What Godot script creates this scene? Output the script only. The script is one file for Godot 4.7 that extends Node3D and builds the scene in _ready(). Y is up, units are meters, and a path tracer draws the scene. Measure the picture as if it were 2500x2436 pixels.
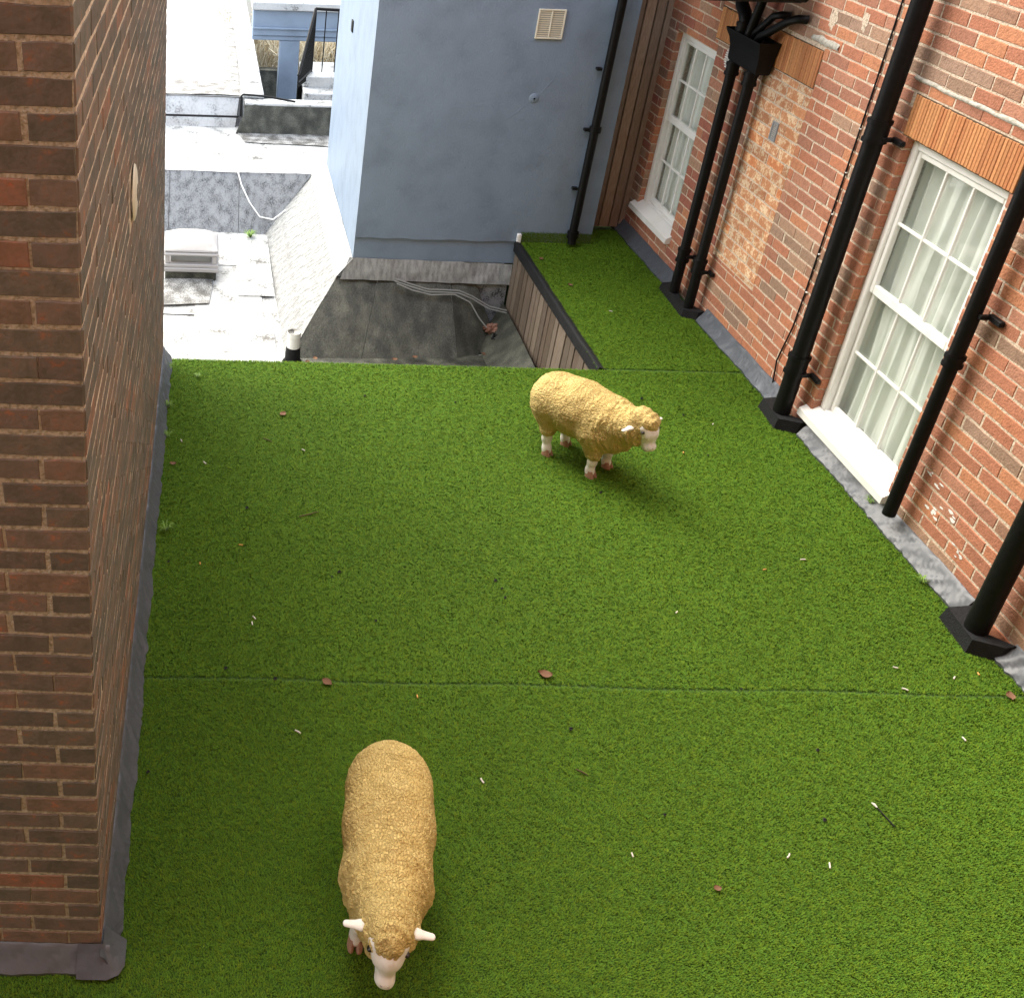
extends Node3D

const CAM := Vector3(0, 3.6, 0)
var M := {}                       # materials
var cam_basis := Basis(Vector3(0.999529, 0.030698, 0.000598), Vector3(-0.026096, 0.85962, -0.510268), Vector3(-0.016179, 0.510012, 0.860015))
var taken := {}

# ------------------------------------------------------------------ main
func _ready():
	# camera: standing at an upstairs window, lens shifted as in the cropped photograph
	var cam := Camera3D.new()
	cam.name = "camera"
	cam.projection = Camera3D.PROJECTION_FRUSTUM
	cam.near = 0.05
	cam.far = 400.0
	cam.size = 0.05 / 1.1322733
	cam.frustum_offset = Vector2(0.2670774, -0.0814359) * 0.05
	cam.transform = Transform3D(cam_basis.orthonormalized(), CAM)
	add_child(cam)
	cam.current = true
	var env := Environment.new()
	env.background_mode = Environment.BG_SKY
	var sm := ProceduralSkyMaterial.new()
	sm.sky_top_color = Color(0.80, 0.86, 0.95)
	sm.sky_horizon_color = Color(0.93, 0.95, 0.97)
	sm.sky_curve = 0.25
	sm.ground_bottom_color = Color(0.30, 0.29, 0.28)
	sm.ground_horizon_color = Color(0.55, 0.56, 0.57)
	sm.sun_angle_max = 0.0
	var sky := Sky.new()
	sky.sky_material = sm
	env.sky = sky
	env.background_energy_multiplier = 1.0
	env.tonemap_mode = Environment.TONE_MAPPER_LINEAR
	env.tonemap_exposure = 4.9
	env.sdfgi_enabled = true
	env.ssao_enabled = true
	env.ssil_enabled = true
	var we := WorldEnvironment.new()
	we.name = "world_environment"
	we.environment = env
	add_child(we)
	var sun := DirectionalLight3D.new()
	sun.name = "sun"
	sun.light_energy = 0.5
	sun.light_angular_distance = 55.0
	sun.light_color = Color(1.0, 0.97, 0.92)
	sun.shadow_enabled = true
	add_child(sun)
	sun.look_at_from_position(Vector3(-5.0, 8.5, -6.5), Vector3.ZERO, Vector3.UP)

	make_materials()
	# the setting
	make_ground()
	make_lower_roof()
	make_turf()
	make_left_building()
	make_right_building()
	make_host_building()
	make_blue_building()
	make_alcove()
	make_far_roofs()
	# the objects
	make_flashings()
	make_pipes()
	make_roof_fittings()
	make_sheep()
	make_litter()

# ------------------------------------------------------------------ helpers
func numbered(n: String) -> String:
	if not taken.has(n):
		taken[n] = 0
		return n
	taken[n] += 1
	return "%s_%03d" % [n, taken[n]]

func thing(called: String, label: String, category: String, at := Vector3.ZERO, basis := Basis(), group := "") -> Node3D:
	var o := Node3D.new()
	o.name = numbered(called)
	add_child(o)
	o.transform = Transform3D(basis, at)
	tag(o, label, category, group)
	return o

func tag(o: Node, label: String, category: String, group := "", kind := ""):
	if label != "": o.set_meta("label", label)
	if category != "": o.set_meta("category", category)
	if group != "": o.set_meta("group", group)
	if kind != "": o.set_meta("kind", kind)

func new_st() -> SurfaceTool:
	var st := SurfaceTool.new()
	st.begin(Mesh.PRIMITIVE_TRIANGLES)
	return st

func put(called: String, st: SurfaceTool, mat: Material, parent: Node, at := Vector3.ZERO) -> MeshInstance3D:
	var mi := MeshInstance3D.new()
	mi.mesh = st.commit()
	mi.material_override = mat
	mi.position = at
	return put_node(called, mi, parent)

func put_mesh(called: String, mesh: Mesh, mat: Material, parent: Node, tr := Transform3D()) -> MeshInstance3D:
	var mi := MeshInstance3D.new()
	mi.mesh = mesh
	mi.material_override = mat
	mi.transform = tr
	return put_node(called, mi, parent)

func put_node(called: String, mi: Node3D, parent: Node) -> Node3D:
	mi.name = numbered(called) if parent == self else called
	parent.add_child(mi, true)
	return mi

func structure(called: String, st: SurfaceTool, mat: Material) -> MeshInstance3D:
	var o := put(called, st, mat, self)
	o.set_meta("kind", "structure")
	return o

func tri(st: SurfaceTool, a: Vector3, b: Vector3, c: Vector3, n: Vector3):
	if (b - a).cross(c - a).dot(n) > 0.0:
		var t := b
		b = c
		c = t
	st.set_normal(n); st.add_vertex(a)
	st.set_normal(n); st.add_vertex(b)
	st.set_normal(n); st.add_vertex(c)

func quad(st: SurfaceTool, a: Vector3, b: Vector3, c: Vector3, d: Vector3, n: Vector3):
	tri(st, a, b, c, n)
	tri(st, a, c, d, n)

# a chamfered box given by centre and size
func box(st: SurfaceTool, c: Vector3, size: Vector3, bev := 0.0, tr := Transform3D()):
	var h := size * 0.5
	var b: float = min(bev, min(h.x, min(h.y, h.z)) * 0.9)
	var B := tr.basis
	for ax in 3:
		for s in [-1.0, 1.0]:
			var n := Vector3.ZERO
			n[ax] = s
			var u := (ax + 1) % 3
			var v := (ax + 2) % 3
			var pts := []
			for q in [[-1, -1], [1, -1], [1, 1], [-1, 1]]:
				var p := Vector3.ZERO
				p[ax] = s * h[ax]
				p[u] = q[0] * (h[u] - b)
				p[v] = q[1] * (h[v] - b)
				pts.append(tr * (c + p))
			quad(st, pts[0], pts[1], pts[2], pts[3], B * n)
	if b <= 0.0:
		return
	for ax in 3:
		var u := (ax + 1) % 3
		var v := (ax + 2) % 3
		for su in [-1.0, 1.0]:
			for sv in [-1.0, 1.0]:
				var pts := []
				for q in [[-1, 0], [1, 0], [1, 1], [-1, 1]]:
					var p := Vector3.ZERO
					p[ax] = q[0] * (h[ax] - b)
					p[u] = su * (h[u] - (b if q[1] == 1 else 0.0))
					p[v] = sv * (h[v] - (0.0 if q[1] == 1 else b))
					pts.append(tr * (c + p))
				var n := Vector3.ZERO
				n[u] = su
				n[v] = sv
				quad(st, pts[0], pts[1], pts[2], pts[3], B * n.normalized())
	for sx in [-1.0, 1.0]:
		for sy in [-1.0, 1.0]:
			for sz in [-1.0, 1.0]:
				var s := Vector3(sx, sy, sz)
				var p0 := tr * (c + s * (h - Vector3(0, b, b)))
				var p1 := tr * (c + s * (h - Vector3(b, 0, b)))
				var p2 := tr * (c + s * (h - Vector3(b, b, 0)))
				tri(st, p0, p1, p2, (B * s).normalized())

func box2(st: SurfaceTool, lo: Vector3, hi: Vector3, bev := 0.0):
	box(st, (lo + hi) * 0.5, (hi - lo).abs(), bev)

# round tube along points; radii may vary
func tube(st: SurfaceTool, pts: Array, rad, sides := 12, caps := true):
	var n := pts.size()
	var up := Vector3.ZERO
	var rings := []
	for i in n:
		var d: Vector3 = (pts[min(i + 1, n - 1)] - pts[max(i - 1, 0)]).normalized()
		if i == 0:
			up = d.cross(Vector3(0.31, 0.17, 0.93))
			if up.length() < 0.1: up = d.cross(Vector3(1, 0, 0))
			up = up.normalized()
		else:
			up = (up - d * up.dot(d)).normalized()
		var w := d.cross(up)
		var r: float = rad[i] if rad is Array else rad
		var ring := []
		for k in sides:
			var a := TAU * k / sides
			var nn := up * cos(a) + w * sin(a)
			ring.append([pts[i] + nn * r, nn])
		rings.append(ring)
	for i in n - 1:
		for k in sides:
			var k2 := (k + 1) % sides
			var q := [rings[i][k], rings[i][k2], rings[i + 1][k2], rings[i + 1][k]]
			for t in [[0, 1, 2], [0, 2, 3]]:
				var A = q[t[0]]
				var Bq = q[t[1]]
				var Cq = q[t[2]]
				var g: Vector3 = (Bq[0] - A[0]).cross(Cq[0] - A[0])
				if g.dot(A[1]) > 0.0:
					var tmp = Bq
					Bq = Cq
					Cq = tmp
				for V in [A, Bq, Cq]:
					st.set_normal(V[1])
					st.add_vertex(V[0])
	if caps:
		for e in [0, n - 1]:
			var d: Vector3 = (pts[0] - pts[1]).normalized() if e == 0 else (pts[n - 1] - pts[n - 2]).normalized()
			for k in sides:
				tri(st, pts[e], rings[e][k][0], rings[e][(k + 1) % sides][0], d)

# smooth grid of points [row][col]
func grid(st: SurfaceTool, P: Array, up: Vector3):
	var R := P.size()
	var C: int = P[0].size()
	var N := []
	for i in R:
		var row := []
		for j in C:
			var du: Vector3 = P[i][min(j + 1, C - 1)] - P[i][max(j - 1, 0)]
			var dv: Vector3 = P[min(i + 1, R - 1)][j] - P[max(i - 1, 0)][j]
			var n := du.cross(dv).normalized()
			if n.dot(up) < 0: n = -n
			row.append(n)
		N.append(row)
	for i in R - 1:
		for j in C - 1:
			var id := [[i, j], [i, j + 1], [i + 1, j + 1], [i + 1, j]]
			for t in [[0, 1, 2], [0, 2, 3]]:
				var a = id[t[0]]
				var b = id[t[1]]
				var c = id[t[2]]
				var g: Vector3 = (P[b[0]][b[1]] - P[a[0]][a[1]]).cross(P[c[0]][c[1]] - P[a[0]][a[1]])
				if g.dot(N[a[0]][a[1]]) > 0.0:
					var tmp = b
					b = c
					c = tmp
				for V in [a, b, c]:
					st.set_normal(N[V[0]][V[1]])
					st.add_vertex(P[V[0]][V[1]])

func noise(sd: int, freq: float, oct := 3, type := FastNoiseLite.TYPE_SIMPLEX_SMOOTH) -> FastNoiseLite:
	var n := FastNoiseLite.new()
	n.seed = sd
	n.frequency = freq
	n.noise_type = type
	n.fractal_octaves = oct
	if oct <= 1: n.fractal_type = FastNoiseLite.FRACTAL_NONE
	return n

# ------------------------------------------------------------------ materials
func srgb(r: float, g: float, b: float) -> Color:
	return Color(r, g, b).linear_to_srgb()

# seamless noise picture mapped through a ramp of [position, linear colour]
func ramp_tex(n: FastNoiseLite, size: int, stops: Array, wide := 1.0, second: FastNoiseLite = null, mix2 := 0.0) -> ImageTexture:
	var img := n.get_seamless_image(size, size, false, false, 0.15, true)
	img.convert(Image.FORMAT_L8)
	var d := img.get_data()
	var d2 := PackedByteArray()
	if second:
		var i2 := second.get_seamless_image(size, size, false, false, 0.15, true)
		i2.convert(Image.FORMAT_L8)
		d2 = i2.get_data()
	var lut := PackedByteArray()
	lut.resize(256 * 3)
	for i in 256:
		var t := i / 255.0
		var c: Color = stops[-1][1]
		for k in stops.size():
			if t <= stops[k][0]:
				if k == 0: c = stops[0][1]
				else: c = (stops[k - 1][1] as Color).lerp(stops[k][1], (t - stops[k - 1][0]) / (stops[k][0] - stops[k - 1][0]))
				break
		c = c.linear_to_srgb()
		lut[i * 3] = int(clamp(c.r, 0, 1) * 255)
		lut[i * 3 + 1] = int(clamp(c.g, 0, 1) * 255)
		lut[i * 3 + 2] = int(clamp(c.b, 0, 1) * 255)
	var o := PackedByteArray()
	o.resize(size * size * 3)
	for i in size * size:
		var v := d[i]
		if second: v = int(clamp(lerp(float(v), float(d2[i]), mix2), 0, 255))
		o[i * 3] = lut[v * 3]
		o[i * 3 + 1] = lut[v * 3 + 1]
		o[i * 3 + 2] = lut[v * 3 + 2]
	return ImageTexture.create_from_image(Image.create_from_data(size, size, false, Image.FORMAT_RGB8, o))

func grey(v: float) -> Color:
	return Color(v, v, v)

func std(col: Color, rough := 0.8, tex: Texture2D = null, scale := 1.0, metal := 0.0, world := true) -> StandardMaterial3D:
	var m := StandardMaterial3D.new()
	m.albedo_color = col
	m.roughness = rough
	m.metallic = metal
	if tex:
		m.albedo_texture = tex
		m.uv1_triplanar = true
		m.uv1_world_triplanar = world
		m.uv1_scale = Vector3.ONE * scale
	return m

func relief(m: StandardMaterial3D, tex: Texture2D, cm: float):
	m.heightmap_enabled = true
	m.heightmap_texture = tex
	m.heightmap_scale = cm

func make_materials():
	var fine := noise(11, 0.03, 4)
	var coarse := noise(12, 0.008, 4)
	var cell := noise(13, 0.035, 2, FastNoiseLite.TYPE_CELLULAR)
	# brick: multiplied with the colour of each brick
	var brick_tex := ramp_tex(noise(21, 0.02, 5), 512, [[0.0, Color(0.50, 0.48, 0.47)], [0.35, Color(0.82, 0.80, 0.78)], [0.6, Color(1, 1, 1)], [0.85, Color(1.0, 0.93, 0.88)], [1.0, Color(0.85, 0.85, 0.85)]], 1.0, noise(22, 0.09, 3), 0.45)
	var bump := ramp_tex(noise(23, 0.05, 5), 512, [[0.0, grey(0)], [1.0, grey(1)]])
	M.bump = bump
	M.brick = std(Color.WHITE, 0.88, brick_tex, 2.2)
	M.brick.vertex_color_use_as_albedo = true
	relief(M.brick, bump, 0.35)
	var old_tex := ramp_tex(noise(24, 0.012, 5), 512, [[0.0, Color(0.62, 0.70, 0.55)], [0.30, Color(0.78, 0.80, 0.74)], [0.55, Color(1, 0.98, 0.95)], [0.70, Color(1.15, 0.95, 0.86)], [0.76, Color(1.6, 0.98, 0.72)], [1.0, Color(2.2, 1.05, 0.66)]].map(func(s): return [s[0], Color(s[1].r * 0.38, s[1].g * 0.38, s[1].b * 0.38)]), 1.0, noise(25, 0.06, 4), 0.35)
	M.old_brick = std(Color(1, 1, 1), 0.9, old_tex, 1.7)
	M.old_brick.vertex_color_use_as_albedo = true
	relief(M.old_brick, bump, 0.22)
	var mort_tex := ramp_tex(noise(31, 0.06, 4), 256, [[0.0, Color(0.42, 0.42, 0.37)], [0.35, Color(0.72, 0.72, 0.68)], [0.55, Color(0.95, 0.95, 0.93)], [1.0, Color(1, 1, 1)]])
	M.mortar = std(srgb(0.70, 0.575, 0.465), 0.95, mort_tex, 3.0)
	relief(M.mortar, bump, 0.4)
	M.cement = std(srgb(0.52, 0.50, 0.46), 0.95, mort_tex, 2.0)
	M.pier_mortar = std(srgb(0.46, 0.425, 0.34), 0.95, mort_tex, 3.0)
	relief(M.pier_mortar, bump, 0.6)
	var flaked := ramp_tex(noise(34, 0.012, 5), 512, [[0.0, Color(0.48, 0.19, 0.085)], [0.35, Color(0.58, 0.265, 0.13)], [0.53, Color(0.62, 0.31, 0.165)], [0.59, Color(0.78, 0.56, 0.36)], [0.75, Color(0.85, 0.68, 0.48)], [1.0, Color(0.80, 0.62, 0.42)]], 1.0, noise(35, 0.05, 4), 0.4)
	M.infill = std(Color.WHITE, 0.9, flaked, 1.6)
	M.infill.vertex_color_use_as_albedo = true
	relief(M.infill, bump, 0.35)
	M.plain_brick = std(srgb(0.30, 0.15, 0.10), 0.9, brick_tex, 1.0)
	# blue painted render
	var paint_tex := ramp_tex(noise(41, 0.006, 4), 512, [[0.0, grey(0.76)], [0.4, grey(0.92)], [0.6, grey(0.97)], [1.0, grey(1.0)]], 1.0, noise(42, 0.1, 2), 0.25)
	M.blue = std(srgb(0.215, 0.285, 0.385), 0.55, paint_tex, 0.8)
	var render_bump := ramp_tex(noise(43, 0.012, 5), 512, [[0.0, grey(0)], [1.0, grey(1)]], 1.0, noise(44, 0.12, 3), 0.3)
	relief(M.blue, render_bump, 0.5)
	# felt roofing
	var dark_felt := ramp_tex(noise(51, 0.012, 5), 512, [[0.0, Color(0.010, 0.010, 0.009)], [0.38, Color(0.028, 0.030, 0.025)], [0.5, Color(0.055, 0.058, 0.047)], [0.62, Color(0.085, 0.088, 0.07)], [1.0, Color(0.20, 0.205, 0.18)]], 1.0, noise(52, 0.15, 3), 0.45)
	M.dark_felt = std(Color.WHITE, 0.62, dark_felt, 0.9)
	relief(M.dark_felt, bump, 0.5)
	var grey_felt := ramp_tex(noise(53, 0.02, 4), 512, [[0.0, grey(0.03)], [0.36, Color(0.06, 0.065, 0.07)], [0.44, Color(0.20, 0.21, 0.225)], [0.7, Color(0.27, 0.285, 0.30)], [1.0, Color(0.34, 0.36, 0.37)]], 1.0, noise(54, 0.12, 3), 0.5)
	M.grey_felt = std(Color.WHITE, 0.55, grey_felt, 0.9)
	relief(M.grey_felt, bump, 0.4)
	var white_felt := ramp_tex(noise(55, 0.01, 4), 512, [[0.0, grey(0.05)], [0.27, grey(0.12)], [0.37, Color(0.34, 0.355, 0.36)], [0.5, Color(0.46, 0.475, 0.485)], [1.0, Color(0.56, 0.575, 0.585)]], 1.0, noise(56, 0.10, 3), 0.4)
	M.white_felt = std(Color.WHITE, 0.32, white_felt, 0.6)
	relief(M.white_felt, bump, 0.25)
	var streak := noise(57, 0.03, 3)
	var worn := ramp_tex(streak, 512, [[0.0, grey(0.015)], [0.41, grey(0.03)], [0.46, Color(0.12, 0.125, 0.125)], [0.505, Color(0.38, 0.395, 0.40)], [1.0, Color(0.56, 0.575, 0.58)]], 1.0, noise(58, 0.10, 3), 0.5)
	M.worn_felt = std(Color.WHITE, 0.38, worn, 1.0)
	M.worn_felt.uv1_scale = Vector3(0.6, 0.6, 4.0)
	var stained := ramp_tex(noise(59, 0.012, 4), 512, [[0.0, grey(0.03)], [0.42, grey(0.08)], [0.5, Color(0.18, 0.185, 0.19)], [0.62, Color(0.34, 0.35, 0.355)], [1.0, Color(0.5, 0.51, 0.52)]], 1.0, noise(60, 0.12, 3), 0.55)  # white felt darkened to paint in the dark reflections on the wet roofs
	M.reflection_felt = std(Color.WHITE, 0.4, stained, 0.9)
	relief(M.reflection_felt, bump, 0.3)
	M.vent_white = std(srgb(0.40, 0.39, 0.39), 0.4)
	relief(M.worn_felt, bump, 0.35)
	# lead
	var lead_tex := ramp_tex(noise(61, 0.012, 5), 512, [[0.0, Color(0.09, 0.099, 0.112)], [0.5, Color(0.112, 0.122, 0.139)], [0.8, Color(0.122, 0.133, 0.150)], [1.0, Color(0.15, 0.16, 0.175)]], 1.0, noise(62, 0.08, 3), 0.3)
	M.lead = std(Color.WHITE, 0.40, lead_tex, 0.9, 0.0)
	M.lead.metallic_specular = 0.5
	relief(M.lead, bump, 0.10)
	M.dark_lead = std(srgb(0.80, 0.84, 0.90), 0.45, lead_tex, 1.3, 0.2)
	var apron_tex := ramp_tex(noise(63, 0.02, 4), 512, [[0.0, Color(0.10, 0.105, 0.10)], [0.4, Color(0.27, 0.28, 0.29)], [0.6, Color(0.36, 0.375, 0.39)], [1.0, Color(0.50, 0.51, 0.52)]], 1.0, noise(64, 0.1, 3), 0.35)
	M.apron = std(Color.WHITE, 0.5, apron_tex, 1.0)
	M.apron.uv1_scale = Vector3(2.5, 0.7, 2.5)
	relief(M.dark_lead, bump, 0.3)
	# wood
	var grain := noise(71, 0.02, 4)
	var wood := ramp_tex(grain, 512, [[0.0, Color(0.45, 0.40, 0.36)], [0.45, Color(0.8, 0.77, 0.72)], [0.7, Color(1, 1, 1)], [1.0, Color(1.2, 1.15, 1.1)]].map(func(s): return [s[0], Color(s[1].r * 0.8, s[1].g * 0.8, s[1].b * 0.8)]), 1.0, noise(72, 0.1, 2), 0.25)
	M.wood = std(Color.WHITE, 0.85, wood, 1.0)
	M.wood.uv1_scale = Vector3(14.0, 0.9, 14.0)
	M.wood.vertex_color_use_as_albedo = true
	relief(M.wood, ramp_tex(grain, 256, [[0.0, grey(0)], [1.0, grey(1)]]), 0.2)
	M.lintel = std(Color.WHITE, 0.85, brick_tex, 5.0)
	M.lintel.vertex_color_use_as_albedo = true
	# pipes, frames
	var soot := ramp_tex(noise(81, 0.03, 4), 256, [[0.0, grey(0.6)], [0.7, grey(1.0)], [1.0, grey(1.0)]])
	M.black = std(srgb(0.009, 0.009, 0.010), 0.42, soot, 3.0)
	M.black.metallic_specular = 0.28
	relief(M.black, bump, 0.12)
	M.black_matt = std(srgb(0.016, 0.017, 0.019), 0.7, soot, 3.0)
	M.black_matt.metallic_specular = 0.3
	relief(M.black_matt, bump, 0.4)
	var upvc := ramp_tex(noise(82, 0.01, 4), 256, [[0.0, Color(0.86, 0.86, 0.84)], [0.4, grey(0.97)], [1.0, grey(1.0)]])
	M.upvc = std(srgb(0.86, 0.87, 0.86), 0.3, upvc, 1.3)
	M.cream = std(srgb(0.72, 0.68, 0.55), 0.5, upvc, 2.0)
	M.grey_plastic = std(srgb(0.30, 0.32, 0.34), 0.6)
	M.cable = std(srgb(0.30, 0.31, 0.31), 0.6)
	M.room = std(srgb(0.18, 0.17, 0.15), 0.9)
	var gl := StandardMaterial3D.new()
	gl.albedo_color = Color(0.75, 0.85, 0.82, 0.10)
	gl.transparency = BaseMaterial3D.TRANSPARENCY_ALPHA
	gl.roughness = 0.02
	gl.metallic_specular = 0.6
	M.glass = gl
	M.curtain = std(srgb(0.74, 0.78, 0.73), 0.9, ramp_tex(noise(91, 0.15, 2), 256, [[0.0, grey(0.9)], [1.0, grey(1.0)]]), 6.0)
	# turf
	M.thatch = std(srgb(0.045, 0.105, 0.014), 0.95, brick_tex, 6.0)
	M.blade = std(Color.WHITE, 0.7)
	M.blade.metallic_specular = 0.3
	M.blade.vertex_color_use_as_albedo = true
	M.blade.backlight_enabled = true
	M.blade.backlight = Color(0.25, 0.25, 0.25)
	M.weed = std(srgb(0.16, 0.30, 0.03), 0.6)
	M.weed.backlight_enabled = true
	M.weed.backlight = Color(0.4, 0.4, 0.4)
	# sheep
	var wool_col := ramp_tex(noise(101, 0.01, 4), 512, [[0.0, Color(0.42, 0.28, 0.085)], [0.35, Color(0.60, 0.435, 0.145)], [0.6, Color(0.69, 0.52, 0.195)], [1.0, Color(0.75, 0.60, 0.26)]], 1.0, noise(102, 0.09, 3), 0.35)
	var cn := noise(103, 0.055, 2, FastNoiseLite.TYPE_CELLULAR)
	cn.cellular_return_type = FastNoiseLite.RETURN_DISTANCE2_SUB
	cn.domain_warp_enabled = true
	cn.domain_warp_amplitude = 22.0
	cn.domain_warp_frequency = 0.03
	M.wool = std(Color.WHITE, 0.72, wool_col, 2.5, 0.0, false)
	relief(M.wool, ramp_tex(cn, 512, [[0.0, grey(0)], [0.3, grey(0.75)], [1.0, grey(1)]]), 1.6)
	M.wool.uv1_scale = Vector3.ONE * 3.0
	M.sheep_white = std(srgb(0.80, 0.78, 0.73), 0.5, ramp_tex(noise(104, 0.02, 4), 256, [[0.0, Color(0.80, 0.74, 0.66)], [0.4, grey(0.95)], [1.0, grey(1.0)]]), 4.0, 0.0, false)
	M.hoof = std(srgb(0.42, 0.25, 0.17), 0.6, ramp_tex(noise(105, 0.04, 4), 256, [[0.0, Color(0.6, 0.5, 0.45)], [1.0, grey(1.0)]]), 8.0, 0.0, false)
	M.eye = std(srgb(0.01, 0.009, 0.008), 0.15)
	M.nose = std(srgb(0.30, 0.25, 0.22), 0.6)
	# litter
	M.paper = std(srgb(0.62, 0.60, 0.55), 0.85)
	M.filter = std(srgb(0.62, 0.33, 0.09), 0.85)
	M.twig = std(srgb(0.10, 0.065, 0.035), 0.9)
	M.leaf = std(srgb(0.17, 0.085, 0.045), 0.8)
	M.pale_leaf = std(srgb(0.42, 0.42, 0.20), 0.8)
	M.pebble = std(srgb(0.02, 0.022, 0.025), 0.7)
	M.reed = std(srgb(0.66, 0.58, 0.42), 0.9)

# ------------------------------------------------------------------ brickwork
var brick_meshes := {}

func brick_mesh(col: Color, kind: int) -> ArrayMesh:
	var key := "%s %d" % [col.to_html(), kind]
	if brick_meshes.has(key): return brick_meshes[key]
	var rng := RandomNumberGenerator.new()
	rng.seed = 900 + kind
	var hx := 0.1075
	var hy := 0.0325
	var ring := [Vector2(-1, -1), Vector2(-0.35, -1), Vector2(0.35, -1), Vector2(1, -1), Vector2(1, 1), Vector2(0.35, 1), Vector2(-0.35, 1), Vector2(-1, 1)]
	var outer := []
	var front := []
	for p in ring:
		var j := Vector2(rng.randf_range(-0.0022, 0.0022), rng.randf_range(-0.0022, 0.0022))
		var o := Vector2(p.x * hx, p.y * hy) + j
		outer.append(o)
		front.append(Vector3(o.x - p.x * 0.0035, o.y - sign(p.y) * 0.0035, rng.randf_range(-0.0008, 0.0008)))
	var st := new_st()
	st.set_smooth_group(-1)
	st.set_color(col)
	var mid := Vector3(0, 0, rng.randf_range(-0.0006, 0.0012))
	var k := ring.size()
	var cen := Vector3(0, 0, -0.02)
	for i in k:
		var i2 := (i + 1) % k
		var a: Vector3 = front[i]
		var b: Vector3 = front[i2]
		var ao := Vector3(outer[i].x, outer[i].y, -0.004)
		var bo := Vector3(outer[i2].x, outer[i2].y, -0.004)
		var ab := Vector3(outer[i].x, outer[i].y, -0.045)
		var bb := Vector3(outer[i2].x, outer[i2].y, -0.045)
		tri(st, mid, a, b, Vector3(0, 0, 1))
		var n := ((bo - ao).cross(a - ao)).normalized()
		if n.dot(a - cen) < 0: n = -n
		quad(st, a, b, bo, ao, n)
		var n2 := ((bb - ab).cross(ao - ab)).normalized()
		if n2.dot(ao - cen) < 0: n2 = -n2
		quad(st, ao, bo, bb, ab, n2)
	brick_meshes[key] = st.commit()
	return brick_meshes[key]

# lays courses between u0..u1, v0..v1 in the frame F (x along, y up, z out); holes are [u0,u1,v0,v1].
# pal: function(u, v, rng) -> [colour, ...]; returns a list of [transform, colour, kind, size in view]
func lay(F: Transform3D, u0: float, u1: float, v0: float, v1: float, holes: Array, shift: float, pal: Callable, sd: int, pitch := 0.0745, v_start := 0.0, len := 0.215) -> Array:
	var out := []
	var rng := RandomNumberGenerator.new()
	rng.seed = sd
	var k0 := int(floor((v0 - v_start) / pitch))
	var k1 := int(ceil((v1 - v_start) / pitch))
	var step := len + 0.0098
	var inv := cam_basis.orthonormalized().inverse()
	for k in range(k0, k1):
		var b0: float = max(v_start + k * pitch + 0.0049, v0)
		var b1: float = min(v_start + (k + 1) * pitch - 0.0049, v1)
		if b1 - b0 < 0.015: continue
		var i0 := int(floor((u0 - shift) / step)) - 1
		var i1 := int(ceil((u1 - shift) / step)) + 1
		for i in range(i0, i1):
			var a0 := shift + i * step + (step * 0.5 if k % 2 != 0 else 0.0) + rng.randf_range(-0.004, 0.004)
			var a1 := a0 + len + rng.randf_range(-0.003, 0.003)
			var pieces := [[max(a0, u0), min(a1, u1), b0, b1]]
			for h in holes:
				var nxt := []
				for q in pieces:
					if q[1] <= h[0] or q[0] >= h[1] or q[3] <= h[2] + 0.012 or q[2] >= h[3] - 0.012:
						nxt.append(q)
						continue
					if q[0] < h[0] - 0.02: nxt.append([q[0], h[0], q[2], q[3]])
					if q[1] > h[1] + 0.02: nxt.append([h[1], q[1], q[2], q[3]])
					if q[3] > h[3] + 0.018: nxt.append([max(q[0], h[0]), min(q[1], h[1]), h[3] + 0.006, q[3]])
					if q[2] < h[2] - 0.018: nxt.append([max(q[0], h[0]), min(q[1], h[1]), q[2], h[2] - 0.006])
				pieces = nxt
			for q in pieces:
				var L: float = q[1] - q[0]
				var H: float = q[3] - q[2]
				if L < 0.022: continue
				var c := Vector3((q[0] + q[1]) * 0.5, (q[2] + q[3]) * 0.5, rng.randf_range(-0.0012, 0.0012))
				var bas := Basis.from_euler(Vector3(rng.randf_range(-0.008, 0.008), rng.randf_range(-0.006, 0.006), rng.randf_range(-0.007, 0.007)))
				bas = bas * Basis.from_scale(Vector3(L / 0.215, H / 0.065, 1))
				var col: Color = pal.call(c.x, c.y, rng)
				var tr := Transform3D(bas, c)
				var w := F * c - CAM
				var p := inv * w
				var size := 0.0
				if p.z < -0.1:
					var sx := p.x / -p.z
					var sy := p.y / -p.z
					if sx > -0.21 and sx < 0.75 and sy > -0.55 and sy < 0.39:
						size = L * H * absf(w.normalized().dot(F.basis.z)) / w.length_squared()
				out.append([tr, col, rng.randi() % 4, size])
	return out

# the largest pieces become parts, the rest one part of kind stuff
func place_bricks(lists: Array, parent: Node3D, called: String, mat: Material, most: int):
	var all := []
	for L in lists:
		for b in L[1]:
			all.append([L[0] * (b[0] as Transform3D), b[1], b[2], b[3]])
	all.sort_custom(func(a, b): return a[3] > b[3])
	var rest := []
	for i in all.size():
		var b = all[i]
		if i < most and b[3] > 0.0:
			put_mesh(called, brick_mesh(b[1], b[2]), mat, parent, b[0])
		else:
			rest.append(b)
	if rest.is_empty(): return
	var mm := MultiMesh.new()
	mm.transform_format = MultiMesh.TRANSFORM_3D
	mm.use_colors = true
	mm.mesh = brick_mesh(Color.WHITE, 1)
	mm.instance_count = rest.size()
	for i in rest.size():
		mm.set_instance_transform(i, rest[i][0])
		mm.set_instance_color(i, rest[i][1])
	var mi := MultiMeshInstance3D.new()
	mi.multimesh = mm
	mi.material_override = mat
	mi.name = called + "_courses"
	parent.add_child(mi, true)
	mi.set_meta("kind", "stuff")

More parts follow.
